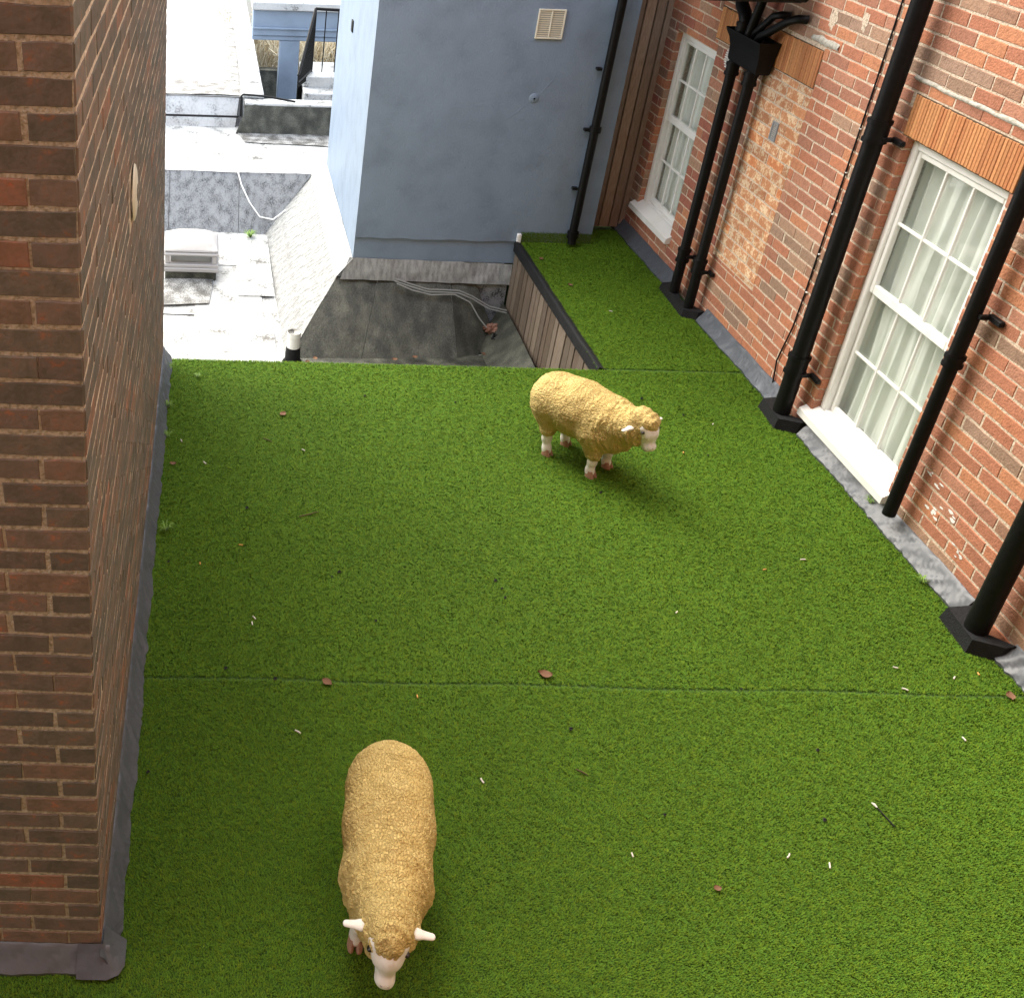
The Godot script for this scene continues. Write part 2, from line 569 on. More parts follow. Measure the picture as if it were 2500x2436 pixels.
# ------------------------------------------------------------------ setting
func make_ground():
	var st := new_st()
	quad(st, Vector3(-200, -4.2, 200), Vector3(200, -4.2, 200), Vector3(200, -4.2, -200), Vector3(-200, -4.2, -200), Vector3.UP)
	structure("ground", st, std(srgb(0.12, 0.12, 0.11), 0.9))

# a rippled sheet between four corners (a-b top edge, d-c lower edge), thick by t
func sheet(st: SurfaceTool, a: Vector3, b: Vector3, c: Vector3, d: Vector3, nu: int, nv: int, amp: float, nz: FastNoiseLite, up: Vector3):
	var n := (b - a).cross(d - a).normalized()
	if n.dot(up) < 0: n = -n
	var P := []
	for i in nv + 1:
		var row := []
		for j in nu + 1:
			var p: Vector3 = a.lerp(b, float(j) / nu).lerp(d.lerp(c, float(j) / nu), float(i) / nv)
			row.append(p + n * amp * nz.get_noise_3dv(p * 10.0))
		P.append(row)
	grid(st, P, up)

func make_lower_roof():
	var nz := noise(201, 0.12, 3)
	var up := Vector3(0, 1, 0)
	# floor of the sunken felt roof, laid in overlapping sheets
	var st := new_st()
	sheet(st, Vector3(-7, -0.9, -11.3), Vector3(2.72, -0.9, -11.3), Vector3(2.72, -0.9, -6.4), Vector3(-7, -0.9, -6.4), 80, 44, 0.012, nz, up)
	box2(st, Vector3(-7, -4.2, -11.3), Vector3(2.72, -0.95, -6.4))
	var floor_ := structure("lower_roof", st, M.white_felt)
	var k := 0
	for e in [[-1.2, 0.42, -11.15, -10.35], [-1.2, 0.05, -10.4, -9.2], [0.0, 0.62, -9.9, -8.7], [-1.2, 0.7, -8.95, -8.0], [0.4, 0.74, -11.1, -9.6]]:
		st = new_st()
		var y := -0.9 + 0.006 + 0.0045 * k
		sheet(st, Vector3(e[0], y, e[2]), Vector3(e[1], y, e[2]), Vector3(e[1], y, e[3]), Vector3(e[0], y, e[3]), 10, 8, 0.012, nz, up)
		put("felt_sheet", st, M.white_felt, floor_)
		k += 1
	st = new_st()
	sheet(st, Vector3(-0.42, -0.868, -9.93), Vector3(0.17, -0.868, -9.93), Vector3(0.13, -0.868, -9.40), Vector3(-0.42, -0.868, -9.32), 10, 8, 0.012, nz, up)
	put("felt_sheet", st, M.reflection_felt, floor_)  # paints the dark reflection of the ventilator in the wet roof
	# slope below the blue wall, facing the turf
	var fs := thing("felt_slope", "dark mottled felt slope below the blue wall", "roof slope")
	var T := -0.37
	var xs_t := [1.22, 1.58, 2.20, 2.42]
	var xs_b := [0.78, 1.42, 2.25, 2.66]
	var zs_b := [-8.38, -8.42, -8.46, -8.70]
	for i in 3:
		st = new_st()
		var lift := Vector3(0, 0.004, 0.004) * (i % 2)
		sheet(st, Vector3(xs_t[i], T, -8.97) + lift, Vector3(xs_t[i + 1] - 0.003, T, -8.97) + lift, Vector3(xs_b[i + 1] - 0.003, -0.905, zs_b[i + 1]) + lift, Vector3(xs_b[i], -0.905, zs_b[i]) + lift, 14, 10, 0.014, nz, Vector3(0, 1, 1))
		put("felt_sheet", st, M.dark_felt, fs)
	st = new_st()   # gully floor in front
	sheet(st, Vector3(0.80, -0.884, -8.55), Vector3(2.71, -0.884, -8.55), Vector3(2.71, -0.878, -6.6), Vector3(1.02, -0.878, -6.6), 24, 20, 0.012, nz, up)
	put("gully_felt", st, M.dark_felt, fs)
	st = new_st()   # fillet against the boards
	sheet(st, Vector3(2.694, -0.58, -8.97), Vector3(2.694, -0.60, -6.62), Vector3(2.50, -0.874, -6.62), Vector3(2.46, -0.876, -8.72), 20, 5, 0.012, nz, Vector3(-1, 1, 0))
	put("felt_fillet", st, M.dark_felt, fs)
	st = new_st()   # upright felt right of the slope
	sheet(st, Vector3(2.40, -0.36, -8.965), Vector3(2.70, -0.36, -8.965), Vector3(2.70, -0.9, -8.93), Vector3(2.40, -0.9, -8.93), 8, 10, 0.02, nz, Vector3(0, 0, 1))
	put("felt_upstand", st, M.grey_felt, fs)
	# left slope and strip below the blue wall's side
	var ls := thing("worn_slope", "white painted felt slope with dark worn streaks beside the blue wall", "roof slope")
	st = new_st()
	sheet(st, Vector3(1.22, T, -11.6), Vector3(1.22, T, -8.97), Vector3(0.78, -0.9, -8.38), Vector3(0.72, -0.9, -11.2), 30, 10, 0.014, nz, Vector3(-1, 1, 0))
	put("felt_sheet", st, M.worn_felt, ls)
	st = new_st()
	sheet(st, Vector3(1.335, -0.19, -11.5), Vector3(1.335, -0.19, -8.93), Vector3(1.20, T + 0.006, -8.93), Vector3(1.20, T + 0.006, -11.6), 26, 4, 0.01, nz, Vector3(-1, 1, 0))
	put("cover_strip", st, M.white_felt, ls)
	# back slope up to the higher roof
	var bs := thing("back_slope", "grey speckled felt slope up to the higher white roof", "roof slope")
	var cuts := [-6.0, -2.2, -0.30, 0.44, 1.22]
	for i in 4:
		st = new_st()
		var x0: float = cuts[i]
		var x1: float = cuts[i + 1] - 0.004
		var xb1: float = x1 if i < 3 else 0.72
		var xb0: float = x0
		var lift := Vector3(0, 0.004, 0.004) * (i % 2)
		sheet(st, Vector3(x0, T, -11.61) + lift, Vector3(x1, T, -11.61) + lift, Vector3(xb1, -0.905, -11.2) + lift, Vector3(xb0, -0.905, -11.2) + lift, 14, 8, 0.012, nz, Vector3(0, 1, 1))
		put("felt_sheet", st, M.grey_felt, bs)
	# higher roof
	st = new_st()
	sheet(st, Vector3(-7, T, -13.5), Vector3(4.2, T, -13.5), Vector3(4.2, T, -11.6), Vector3(-7, T, -11.6), 60, 12, 0.012, nz, up)
	box2(st, Vector3(-7, -4.2, -13.5), Vector3(4.2, T - 0.02, -11.66))
	var ur := structure("upper_roof", st, M.white_felt)
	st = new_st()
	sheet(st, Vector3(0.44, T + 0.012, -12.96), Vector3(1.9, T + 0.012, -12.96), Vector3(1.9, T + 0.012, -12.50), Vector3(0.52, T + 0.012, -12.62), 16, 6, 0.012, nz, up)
	put("felt_sheet", st, M.reflection_felt, ur)  # reflection of the dark parapet, painted as a darker sheet

func make_turf():
	# the deck that the turf lies on
	var st := new_st()
	box2(st, Vector3(-7, -4.2, -6.68), Vector3(3.8, 0.0, 0.62))
	box2(st, Vector3(2.79, -4.2, -9.45), Vector3(3.8, 0.0, -6.684))
	structure("roof_deck", st, M.thatch)
	# tuft of artificial grass
	var rng := RandomNumberGenerator.new()
	rng.seed = 77
	st = new_st()
	for i in 7:
		var a := rng.randf() * TAU
		var base := Vector3(rng.randf_range(-0.007, 0.007), 0, rng.randf_range(-0.007, 0.007))
		var dir := Vector3(cos(a), 0, sin(a))
		var side := Vector3(-dir.z, 0, dir.x)
		var h := rng.randf_range(0.009, 0.013)
		var lean := rng.randf_range(0.003, 0.009)
		var w := rng.randf_range(0.0010, 0.0015)
		var m1 := base + dir * lean * 0.35 + Vector3(0, h * 0.62, 0)
		var tip := base + dir * lean + Vector3(0, h, 0)
		var n1 := (dir * -0.5 + Vector3.UP).normalized()
		st.set_color(Color.WHITE)
		quad(st, base - side * w, base + side * w, m1 + side * w, m1 - side * w, n1)
		tri(st, m1 - side * w, m1 + side * w, tip, n1)
	var tuft := st.commit()
	var lie := noise(78, 0.9, 2)
	var tone := noise(79, 0.7, 3)
	var buf := PackedFloat32Array()
	var count := 0
	# [x0, x1, z0, z1]
	var areas := [[-0.20, 3.80, -6.685, -1.85], [-0.95, -0.20, -2.34, -1.85], [2.735, 3.72, -9.0, -6.70], [3.34, 3.70, -9.26, -9.0]]
	var cellw := 0.0080
	for ar in areas:
		var nx := int((ar[1] - ar[0]) / cellw)
		var nzz := int((ar[3] - ar[2]) / cellw)
		for j in nzz:
			for i in nx:
				var x: float = ar[0] + (i + rng.randf()) * cellw
				var z: float = ar[2] + (j + rng.randf()) * cellw
				if x > 3.85 + 0.024 * (z + 3.7) - 0.05: continue
				if absf(z + 3.70 + 0.006 * sin(x * 5.0)) < 0.008: continue
				if absf(z + 6.705) < 0.006: continue
				var ang := rng.randf() * TAU
				var s := rng.randf_range(0.85, 1.12)
				var sy := s * rng.randf_range(0.85, 1.1)
				var lx := 0.16 * lie.get_noise_2d(x * 0.7, z * 0.7) + rng.randf_range(-0.14, 0.14)
				var lz := (0.10 if z < -3.7 else 0.24) + 0.16 * lie.get_noise_2d(x * 0.7 + 50.0, z * 0.7) + rng.randf_range(-0.12, 0.12)
				var c := cos(ang) * s
				var sn := sin(ang) * s
				# columns: right (c,0,-sn), up (lx,sy,lz), back (sn,0,c); stored as rows
				var t := tone.get_noise_2d(x * 0.8, z * 0.8) * 0.10
				var v := rng.randf_range(0.84, 1.15) * (1.0 + t)
				var y := rng.randf()
				var r_ := (0.094 + 0.058 * y * y) * v
				var g_ := (0.208 + 0.03 * y) * v
				var b_ := (0.018 - 0.006 * y) * v
				buf.append_array(PackedFloat32Array([c, lx * sy, sn, x, 0.0, sy, 0.0, 0.0, -sn, lz * sy, c, z, r_, g_, b_, 1.0]))
				count += 1
	# turf turned up against the blue wall
	for j in 12:
		for i in 70:
			var x := 2.735 + (i + rng.randf()) * 0.0088
			var yv := (j + rng.randf()) * 0.0078
			var v := rng.randf_range(0.68, 1.2)
			buf.append_array(PackedFloat32Array([1, 0, 0, x, 0, 0.35, -1, yv, 0, 0.9, 0.3, -8.932, 0.10 * v, 0.19 * v, 0.02 * v, 1.0]))
			count += 1
	var mm := MultiMesh.new()
	mm.transform_format = MultiMesh.TRANSFORM_3D
	mm.use_colors = true
	mm.mesh = tuft
	mm.instance_count = count
	mm.buffer = buf
	var mi := MultiMeshInstance3D.new()
	mi.multimesh = mm
	mi.material_override = M.blade
	mi.name = "turf"
	add_child(mi)
	tag(mi, "short green artificial turf covering the flat roof", "turf", "", "stuff")

# the wing at the left: its end wall and the long side wall
func make_left_building():
	var corner := Vector3(-0.260, 0, -2.345)
	var back := Vector3(0.013, 0, -1).normalized()
	var side := Vector3(1, 0, 0.013).normalized()
	var t := thing("brick_wing", "dark brown brick wing with pale mortar and a sharp corner beside the turf", "building", corner, Basis(side, Vector3.UP, -back))
	# local: x = right, z = toward the viewer
	var st := new_st()
	box2(st, Vector3(-4.0, -0.2, -4.31), Vector3(-0.0008, 3.75, -0.012))
	put("wall", st, M.mortar, t)
	st = new_st()
	box2(st, Vector3(-4.0, -0.2, -0.011), Vector3(-0.003, 3.75, -0.003))
	put("end_wall_pointing", st, M.pier_mortar, t)
	var tones := [Color(0.42, 0.345, 0.285), Color(0.35, 0.295, 0.245), Color(0.47, 0.365, 0.295), Color(0.40, 0.35, 0.285), Color(0.52, 0.37, 0.28), Color(0.32, 0.29, 0.24), Color(0.64, 0.36, 0.24)]
	var front := Transform3D(Basis(), Vector3.ZERO)
	var sideF := Transform3D(Basis(Vector3(0, 0, -1), Vector3.UP, Vector3(1, 0, 0)), Vector3(0.0012, 0, 0))
	var gf := t.transform * front
	var gs := t.transform * sideF
	var pal_f := func(u, v, rng):
		var i: int = rng.randi() % 6
		if rng.randf() < 0.05 or (v < 0.55 and rng.randf() < 0.3): i = 6 if rng.randf() < 0.6 else 4
		return tones[i]
	# front: u = 0 is the corner; alternate stretcher and header there
	var A := lay(gf, -1.6, -0.002, 0.0, 3.7, [], -0.217, pal_f, 5, 0.0725, 0.0185)
	var B := lay(gs, 0.006, 4.30, 0.0, 3.7, [[1.45, 1.62, 2.06, 2.26]], 0.001 - 0.2248, pal_f, 6, 0.0725, 0.0185)
	place_bricks([[front, A]], t, "brick", M.old_brick, 170)
	place_bricks([[sideF, B]], t, "side_brick", M.old_brick, 125)
	# the roof outside the picture
	st = new_st()
	box2(st, Vector3(-4.1, 3.75, -4.35), Vector3(0.03, 3.83, 0.03))
	put("roof", st, M.grey_felt, t)

func right_frame() -> Transform3D:
	var u := Vector3(0.024, 0, 1).normalized()
	return Transform3D(Basis(u, Vector3.UP, u.cross(Vector3.UP)), Vector3(3.85, 0, -3.7))

const OPENINGS := [[-2.25, -1.375, 0.14, 1.87], [-5.40, -4.66, 0.30, 1.745]]

func make_right_building():
	var F := right_frame()
	var t := thing("brick_house", "red brick house wall with white windows and black drain pipes", "building", F.origin, F.basis)
	# core of the wall round its openings
	var us := [-8.5, -5.40, -4.66, -2.25, -1.375, 4.6]
	var vs := [-0.3, 0.14, 0.30, 1.745, 1.87, 8.5]
	var st := new_st()
	for i in us.size() - 1:
		for j in vs.size() - 1:
			var skip := false
			for o in OPENINGS:
				if us[i] >= o[0] - 0.001 and us[i + 1] <= o[1] + 0.001 and vs[j] >= o[2] - 0.001 and vs[j + 1] <= o[3] + 0.001: skip = true
			if not skip: box2(st, Vector3(us[i], vs[j], -0.34), Vector3(us[i + 1], vs[j + 1], -0.003))
	put("wall", st, M.mortar, t)
	st = new_st()
	box2(st, Vector3(-8.5, -4.2, -4.0), Vector3(4.6, 8.6, -0.345))
	put("body", st, M.room, t)
	# bricks
	var red := [Color(0.43, 0.175, 0.105), Color(0.47, 0.195, 0.115), Color(0.40, 0.165, 0.10), Color(0.50, 0.20, 0.11), Color(0.45, 0.215, 0.14), Color(0.38, 0.17, 0.11), Color(0.52, 0.225, 0.12)]
	var dull := [Color(0.31, 0.20, 0.145), Color(0.36, 0.235, 0.17), Color(0.34, 0.185, 0.125), Color(0.40, 0.25, 0.17)]
	var band := noise(301, 1.0, 2)
	var pal := func(u, v, rng):
		var b := band.get_noise_2d(u * 0.45, v * 3.2)
		if b > 0.27 + rng.randf_range(-0.12, 0.25): return dull[rng.randi() % 4]
		if u < -4.0 and rng.randf() < 0.4: return Color(0.36, 0.13, 0.09) if rng.randf() < 0.6 else Color(0.30, 0.17, 0.12)
		return red[rng.randi() % 7]
	var holes := [OPENINGS[0], OPENINGS[1], [-2.29, -1.35, 1.87, 2.095], [-3.94, -3.275, 0.49, 2.08], [-4.73, -4.44, 1.83, 2.06]]
	var L := lay(F, -5.72, 2.2, 0.02, 3.5, holes, 0.05, pal, 31, 0.0745, 0.012)
	var patch_c := [Color(0.95, 0.92, 0.9), Color(0.8, 0.78, 0.78), Color(1.0, 0.98, 0.96), Color(0.88, 0.82, 0.78), Color(1.0, 0.80, 0.66), Color(0.7, 0.68, 0.68)]
	var pal2 := func(u, v, rng): return patch_c[rng.randi() % 6]
	var L2 := lay(F, -3.93, -3.28, 0.495, 1.84, [[-3.625, -3.54, 1.425, 1.555]], -3.9, pal2, 32, 0.0745, 0.005)
	var I := Transform3D()
	place_bricks([[I, L]], t, "brick", M.brick, 290)
	place_bricks([[I, L2]], t, "infill_brick", M.infill, 120)
	# reveals of the two windows (the jamb that faces the viewer)
	for o in OPENINGS:
		var RF := Transform3D(Basis(Vector3(0, 0, -1), Vector3.UP, Vector3(1, 0, 0)), Vector3(o[0] + 0.006, 0, 0))
		var rl := lay(F * RF, 0.003, 0.05, o[2] + 0.01, o[3], [], 0.003, pal, 33 + int(o[3] * 10), 0.0745, 0.012, 0.09)
		place_bricks([[RF, rl]], t, "jamb_brick", M.brick, 60)
	# gauged brick lintels
	var rng := RandomNumberGenerator.new()
	rng.seed = 41
	for e in [[-2.285, -1.355, 1.875, 2.09, 36], [-3.935, -3.28, 1.85, 2.075, 24], [-4.725, -4.445, 1.835, 2.055, 10]]:
		var lin := Node3D.new()
		lin.name = "lintel"
		t.add_child(lin, true)
		var n: int = e[4]
		st = new_st()
		box2(st, Vector3(e[0] - 0.004, e[2] - 0.004, -0.02), Vector3(e[1] + 0.004, e[3] + 0.004, -0.001))
		put("bed", st, M.twig, lin)
		for i in n:
			var w: float = (e[1] - e[0]) / n
			var c := Color(0.48, 0.19, 0.075).lerp(Color(0.66, 0.32, 0.135), rng.randf()) * rng.randf_range(0.82, 1.05)
			st = new_st()
			st.set_color(c)
			var z := rng.randf_range(0.003, 0.006)
			box2(st, Vector3(e[0] + w * i + 0.0014, e[2] + rng.randf_range(0, 0.004), -0.03), Vector3(e[0] + w * (i + 1) - 0.0014, e[3] - rng.randf_range(0, 0.005), z), 0.002)
			put("lintel_brick", st, M.lintel, lin)
	# cement fillets over the lintels
	var nz := noise(302, 3.0, 2)
	for e in [[-2.34, 0.2, 2.150, 0.030], [-3.45, -3.13, 2.105, 0.055]]:
		st = new_st()
		var P := [[], [], []]
		for i in 61:
			var u: float = lerp(e[0], e[1], i / 60.0)
			var v: float = e[2] + 0.006 * nz.get_noise_2d(u * 2.0, 0.3)
			var h: float = e[3] * (0.8 + 0.3 * nz.get_noise_2d(u * 2.0, 9.0))
			P[0].append(Vector3(u, v + h, 0.001))
			P[1].append(Vector3(u, v + h * 0.5, 0.012 + 0.004 * nz.get_noise_2d(u * 20.0, 4.0)))
			P[2].append(Vector3(u, v, -0.001))
		grid(st, P, Vector3(0, 0, 1))
		put("cement_fillet", st, M.cement, t)
	# patches of render left on the bricks
	var spots := [[-3.28, 2.26, 0.045, 0.08], [-2.95, 2.32, 0.035, 0.065]]
	var prng := RandomNumberGenerator.new()
	prng.seed = 42
	for e in [[-1.09, 0.43], [-1.02, 0.285], [-0.765, 0.217], [-0.92, 0.36]]:
		for i in 6: spots.append([e[0] + prng.randf_range(-0.06, 0.06), e[1] + prng.randf_range(-0.025, 0.025), prng.randf_range(0.008, 0.026), prng.randf_range(0.004, 0.012)])
	for e in spots:
		st = new_st()
		var Pp := []
		for k in 25:
			var a := TAU * (k % 24) / 24.0
			var rr := 0.85 + 0.45 * nz.get_noise_2d(cos(a) * 0.5 + e[0] * 9.0, sin(a) * 0.5 + e[1] * 5.0)
			Pp.append(Vector3(e[0] + cos(a) * e[2] * rr, e[1] + sin(a) * e[3] * rr, 0.001))
		for k in 24: tri(st, Vector3(e[0], e[1], 0.006), Pp[k], Pp[k + 1], Vector3(0, 0, 1))
		put("render_patch", st, M.mortar if e[1] > 1 else M.upvc, t)
	# air brick
	var ab := Node3D.new()
	ab.name = "air_brick"
	t.add_child(ab, true)
	st = new_st()
	for q in [[-3.622, -3.612, 1.43, 1.552], [-3.553, -3.543, 1.43, 1.552], [-3.612, -3.553, 1.43, 1.44], [-3.612, -3.553, 1.542, 1.552]]:
		box2(st, Vector3(q[0], q[2], -0.02), Vector3(q[1], q[3], 0.006))
	put("frame", st, M.grey_plastic, ab)
	for i in 8:
		st = new_st()
		box2(st, Vector3(-3.612, 1.445 + i * 0.0122, -0.015), Vector3(-3.553, 1.4505 + i * 0.0122, 0.003))
		put("slat", st, M.grey_plastic, ab)
	# windows
	window(t, -2.25, -1.375, 0.14, 1.87, 1.0, 0.056, 55)
	window(t, -5.40, -4.66, 0.30, 1.745, 1.06, 0.052, 56)

# a sash window in the frame of the wall; fr = width of the frame
func window(t: Node3D, u0: float, u1: float, v0: float, v1: float, vm: float, fr: float, sd: int):
	var w := Node3D.new()
	w.name = "window"
	t.add_child(w, true)
	var zf := -0.045
	var zb := -0.108
	var st := new_st()
	var b := 0.006
	box2(st, Vector3(u0 + 0.003, v0 + 0.02, zb), Vector3(u0 + fr, v1 - 0.002, zf), b)
	box2(st, Vector3(u1 - fr, v0 + 0.02, zb), Vector3(u1 - 0.003, v1 - 0.002, zf), b)
	box2(st, Vector3(u0 + fr, v1 - fr, zb), Vector3(u1 - fr, v1 - 0.002, zf), b)
	box2(st, Vector3(u0 + fr, v0 + 0.02, zb), Vector3(u1 - fr, v0 + 0.06, zf), b)
	put("frame", st, M.upvc, w)
	# the two sashes: upper in front
	for k in 2:
		var a0 := vm - 0.012 if k == 1 else v0 + 0.06
		var a1 := v1 - fr if k == 1 else vm + 0.02
		var z1 := zf - 0.012 if k == 1 else zf - 0.034
		var z0 := z1 - 0.03
		var sw := 0.032
		st = new_st()
		var x0 := u0 + fr
		var x1 := u1 - fr
		box2(st, Vector3(x0, a0, z0), Vector3(x0 + sw, a1, z1), 0.005)
		box2(st, Vector3(x1 - sw, a0, z0), Vector3(x1, a1, z1), 0.005)
		box2(st, Vector3(x0 + sw, a1 - sw, z0), Vector3(x1 - sw, a1, z1), 0.005)
		box2(st, Vector3(x0 + sw, a0, z0), Vector3(x1 - sw, a0 + (0.055 if k == 1 else 0.04), z1), 0.005)
		put("sash", st, M.upvc, w)
		var g0 := a0 + (0.055 if k == 1 else 0.04)
		var g1 := a1 - sw
		var gx0 := x0 + sw
		var gx1 := x1 - sw
		var pw := (gx1 - gx0) / 3.0
		var ph := (g1 - g0) / 2.0
		st = new_st()
		for i in 2: box2(st, Vector3(gx0 + pw * (i + 1) - 0.008, g0, z0 + 0.010), Vector3(gx0 + pw * (i + 1) + 0.008, g1, z1 - 0.003), 0.003)
		for i in 3: box2(st, Vector3(gx0 + pw * i + (0.008 if i else 0.0), g0 + ph - 0.008, z0 + 0.010), Vector3(gx0 + pw * (i + 1) - (0.008 if i < 2 else 0.0), g0 + ph + 0.008, z1 - 0.0035), 0.003)
		put("glazing_bar", st, M.upvc, w)
		for i in 3:
			for j in 2:
				st = new_st()
				quad(st, Vector3(gx0 + pw * i, g0 + ph * j, z0 + 0.008), Vector3(gx0 + pw * (i + 1), g0 + ph * j, z0 + 0.008), Vector3(gx0 + pw * (i + 1), g0 + ph * (j + 1), z0 + 0.008), Vector3(gx0 + pw * i, g0 + ph * (j + 1), z0 + 0.008), Vector3(0, 0, 1))
				put("pane", st, M.glass, w)
	# sill
	st = new_st()
	var P := [[Vector3(u0 - 0.06, v0 + 0.055, zf + 0.004), Vector3(u1 + 0.03, v0 + 0.055, zf + 0.004)], [Vector3(u0 - 0.06, v0 + 0.005, 0.040), Vector3(u1 + 0.03, v0 + 0.005, 0.040)], [Vector3(u0 - 0.06, v0 - 0.035, 0.044), Vector3(u1 + 0.03, v0 - 0.035, 0.044)], [Vector3(u0 - 0.06, v0 - 0.035, 0.002), Vector3(u1 + 0.03, v0 - 0.035, 0.002)]]
	quad(st, P[0][0], P[0][1], P[1][1], P[1][0], Vector3(0, 0.93, 0.36))
	quad(st, P[1][0], P[1][1], P[2][1], P[2][0], Vector3(0, 0, 1))
	quad(st, P[2][0], P[2][1], P[3][1], P[3][0], Vector3(0, -1, 0))
	for e in [0, 1]:
		var n := Vector3(-1 if e == 0 else 1, 0, 0)
		quad(st, P[0][e], P[1][e], P[2][e], P[3][e], n)
	put("sill", st, M.upvc, w)
	# net curtain in folds
	var nz := noise(sd, 2.0, 2)
	st = new_st()
	var R := []
	for i in 13:
		var row := []
		var v: float = lerp(v0 + 0.06, v1 - 0.02, i / 12.0)
		for j in 141:
			var u: float = lerp(u0 + 0.004, u1 - 0.004, j / 140.0)
			var ph := u * 62.0 + 2.6 * nz.get_noise_2d(u * 3.0, v * 0.25) + 1.2 * nz.get_noise_2d(u * 1.3, 7.0)
			var amp := 0.015 + 0.010 * nz.get_noise_2d(u * 1.7 + 30.0, v * 0.5)
			row.append(Vector3(u, v, -0.150 + amp * sin(ph) + 0.004 * sin(ph * 2.3 + 1.0)))
		R.append(row)
	grid(st, R, Vector3(0, 0, 1))
	put("curtain", st, M.curtain, w)

func make_host_building():
	# the house that the photograph was taken from, behind the camera
	var t := thing("brick_facade", "brick house front with an upstairs window behind the viewer", "building", Vector3(0, 0, 0.45))
	var st := new_st()
	for q in [[-7.0, -0.7, -4.2, 11.0], [0.9, 8.0, -4.2, 11.0], [-0.7, 0.9, -4.2, 2.7], [-0.7, 0.9, 4.6, 11.0]]:
		box2(st, Vector3(q[0], q[2], 0), Vector3(q[1], q[3], 0.3))
	put("wall", st, M.plain_brick, t)
	st = new_st()
	box2(st, Vector3(-7.0, -4.2, 2.5), Vector3(8.0, 11.0, 2.7))
	put("inner_wall", st, M.room, t)
	st = new_st()
	box2(st, Vector3(-7.1, 11.0, -0.1), Vector3(8.1, 11.15, 2.8))
	put("roof", st, M.grey_felt, t)

func make_blue_building():
	var t := thing("blue_building", "blue grey rendered building with a paler lit side", "building", Vector3(1.34, -0.2, -8.95))
	var st := new_st()
	var nz := noise(401, 0.5, 3)
	# local: x right, z = 0 at the front face
	st = new_st()
	box2(st, Vector3(0, 0, -2.51), Vector3(1.99, 5.6, -0.004))
	put("body", st, M.blue, t)
	# rendered coat of the front, swelling a little over the plinth
	st = new_st()
	var P := []
	for i in 25:
		var v := 0.205 + 2.9 * i / 24.0
		var row := []
		for j in 31:
			var u := -0.003 + 1.996 * j / 30.0
			row.append(Vector3(u, v + (0.012 * nz.get_noise_2d(u * 6.0, 1.0) if i == 0 else 0.0), 0.018 + 0.006 * nz.get_noise_2d(u * 3.0, v * 3.0)))
		P.append(row)
	grid(st, P, Vector3(0, 0, 1))
	var low := []
	for j in 31: low.append(Vector3(P[0][j].x, P[0][j].y - 0.004, -0.003))
	grid(st, [P[0], low], Vector3(0, -1, 0.2))
	var le := []
	var le2 := []
	for i in 25:
		le.append(P[i][0])
		le2.append(Vector3(-0.003, P[i][0].y, -0.004))
	grid(st, [le, le2], Vector3(-1, 0, 0))
	put("render_coat", st, M.blue, t)
	# vent grille
	var g := Node3D.new()
	g.name = "vent_grille"
	t.add_child(g, true)
	g.position = Vector3(2.665 - 1.34, 1.79 + 0.2, 0.026)
	g.rotation.z = 0.0
	st = new_st()
	for q in [[-0.105, -0.093, -0.11, 0.11], [0.093, 0.105, -0.11, 0.11], [-0.093, 0.093, 0.098, 0.11], [-0.093, 0.093, -0.11, -0.098], [-0.005, 0.005, -0.098, 0.098]]:
		box2(st, Vector3(q[0], q[2], -0.006), Vector3(q[1], q[3], 0.012), 0.002)
	put("frame", st, M.cream, g)
	st = new_st()
	box2(st, Vector3(-0.093, -0.098, -0.006), Vector3(0.093, 0.098, -0.002))
	put("backing", st, M.grey_plastic, g)
	for i in 12:
		for s in [-1.0, 1.0]:
			st = new_st()
			box(st, Vector3(s * 0.049, -0.088 + i * 0.016, 0.004), Vector3(0.086, 0.010, 0.003), 0.0, Transform3D())
			put("slat", st, M.cream, g)
	# painted junction box with its conduit under the paint
	st = new_st()
	var rings := []
	for i in 5:
		var row := []
		var a := PI * 0.5 * i / 4.0
		for k in 17: row.append(Vector3(1.30 + cos(a) * 0.042 * cos(TAU * k / 16.0), 1.42 + cos(a) * 0.042 * sin(TAU * k / 16.0), 0.018 + sin(a) * 0.016))
		rings.append(row)
	grid(st, rings, Vector3(0, 0, 1))
	put("junction_box", st, M.blue, t)
	st = new_st()
	tube(st, [Vector3(1.335, 1.45, 0.02), Vector3(1.40, 1.53, 0.022), Vector3(1.44, 1.60, 0.02)], 0.0022, 6)
	tube(st, [Vector3(1.27, 1.39, 0.02), Vector3(1.19, 1.31, 0.022), Vector3(1.08, 1.22, 0.016)], 0.002, 6)
	put("conduit", st, M.blue, t)
	# slot vent on the side
	st = new_st()
	box2(st, Vector3(-0.012, 1.58, -1.45), Vector3(0.002, 1.68, -1.36), 0.003)
	put("slot_vent", st, M.black_matt, t)
	st = new_st()
	box2(st, Vector3(-0.1, 5.6, -2.6), Vector3(2.1, 5.72, 0.1))
	put("roof", st, M.grey_felt, t)
	# timber boarding between the blue building and the brick house
	var bt := thing("timber_screen", "upright brown timber boards closing the gap beside the blue wall", "screen", Vector3(3.335, 0.03, -9.28))
	var rng := RandomNumberGenerator.new()
	rng.seed = 402
	var x := 0.0
	for i in 5:
		var w: float = [0.085, 0.082, 0.088, 0.080, 0.075][i]
		st = new_st()
		st.set_color(Color(0.48, 0.35, 0.265) * rng.randf_range(0.75, 1.2))
		box2(st, Vector3(x + 0.005, 0, -0.03), Vector3(x + w - 0.005, 3.2, rng.randf_range(-0.004, 0.004)), 0.003)
		put("board", st, M.wood, bt)
		x += w
	st = new_st()
	st.set_color(Color(0.30, 0.21, 0.15))
	box2(st, Vector3(-0.02, 0, -0.08), Vector3(0.6, 5.5, -0.05))
	put("backing", st, M.wood, bt)

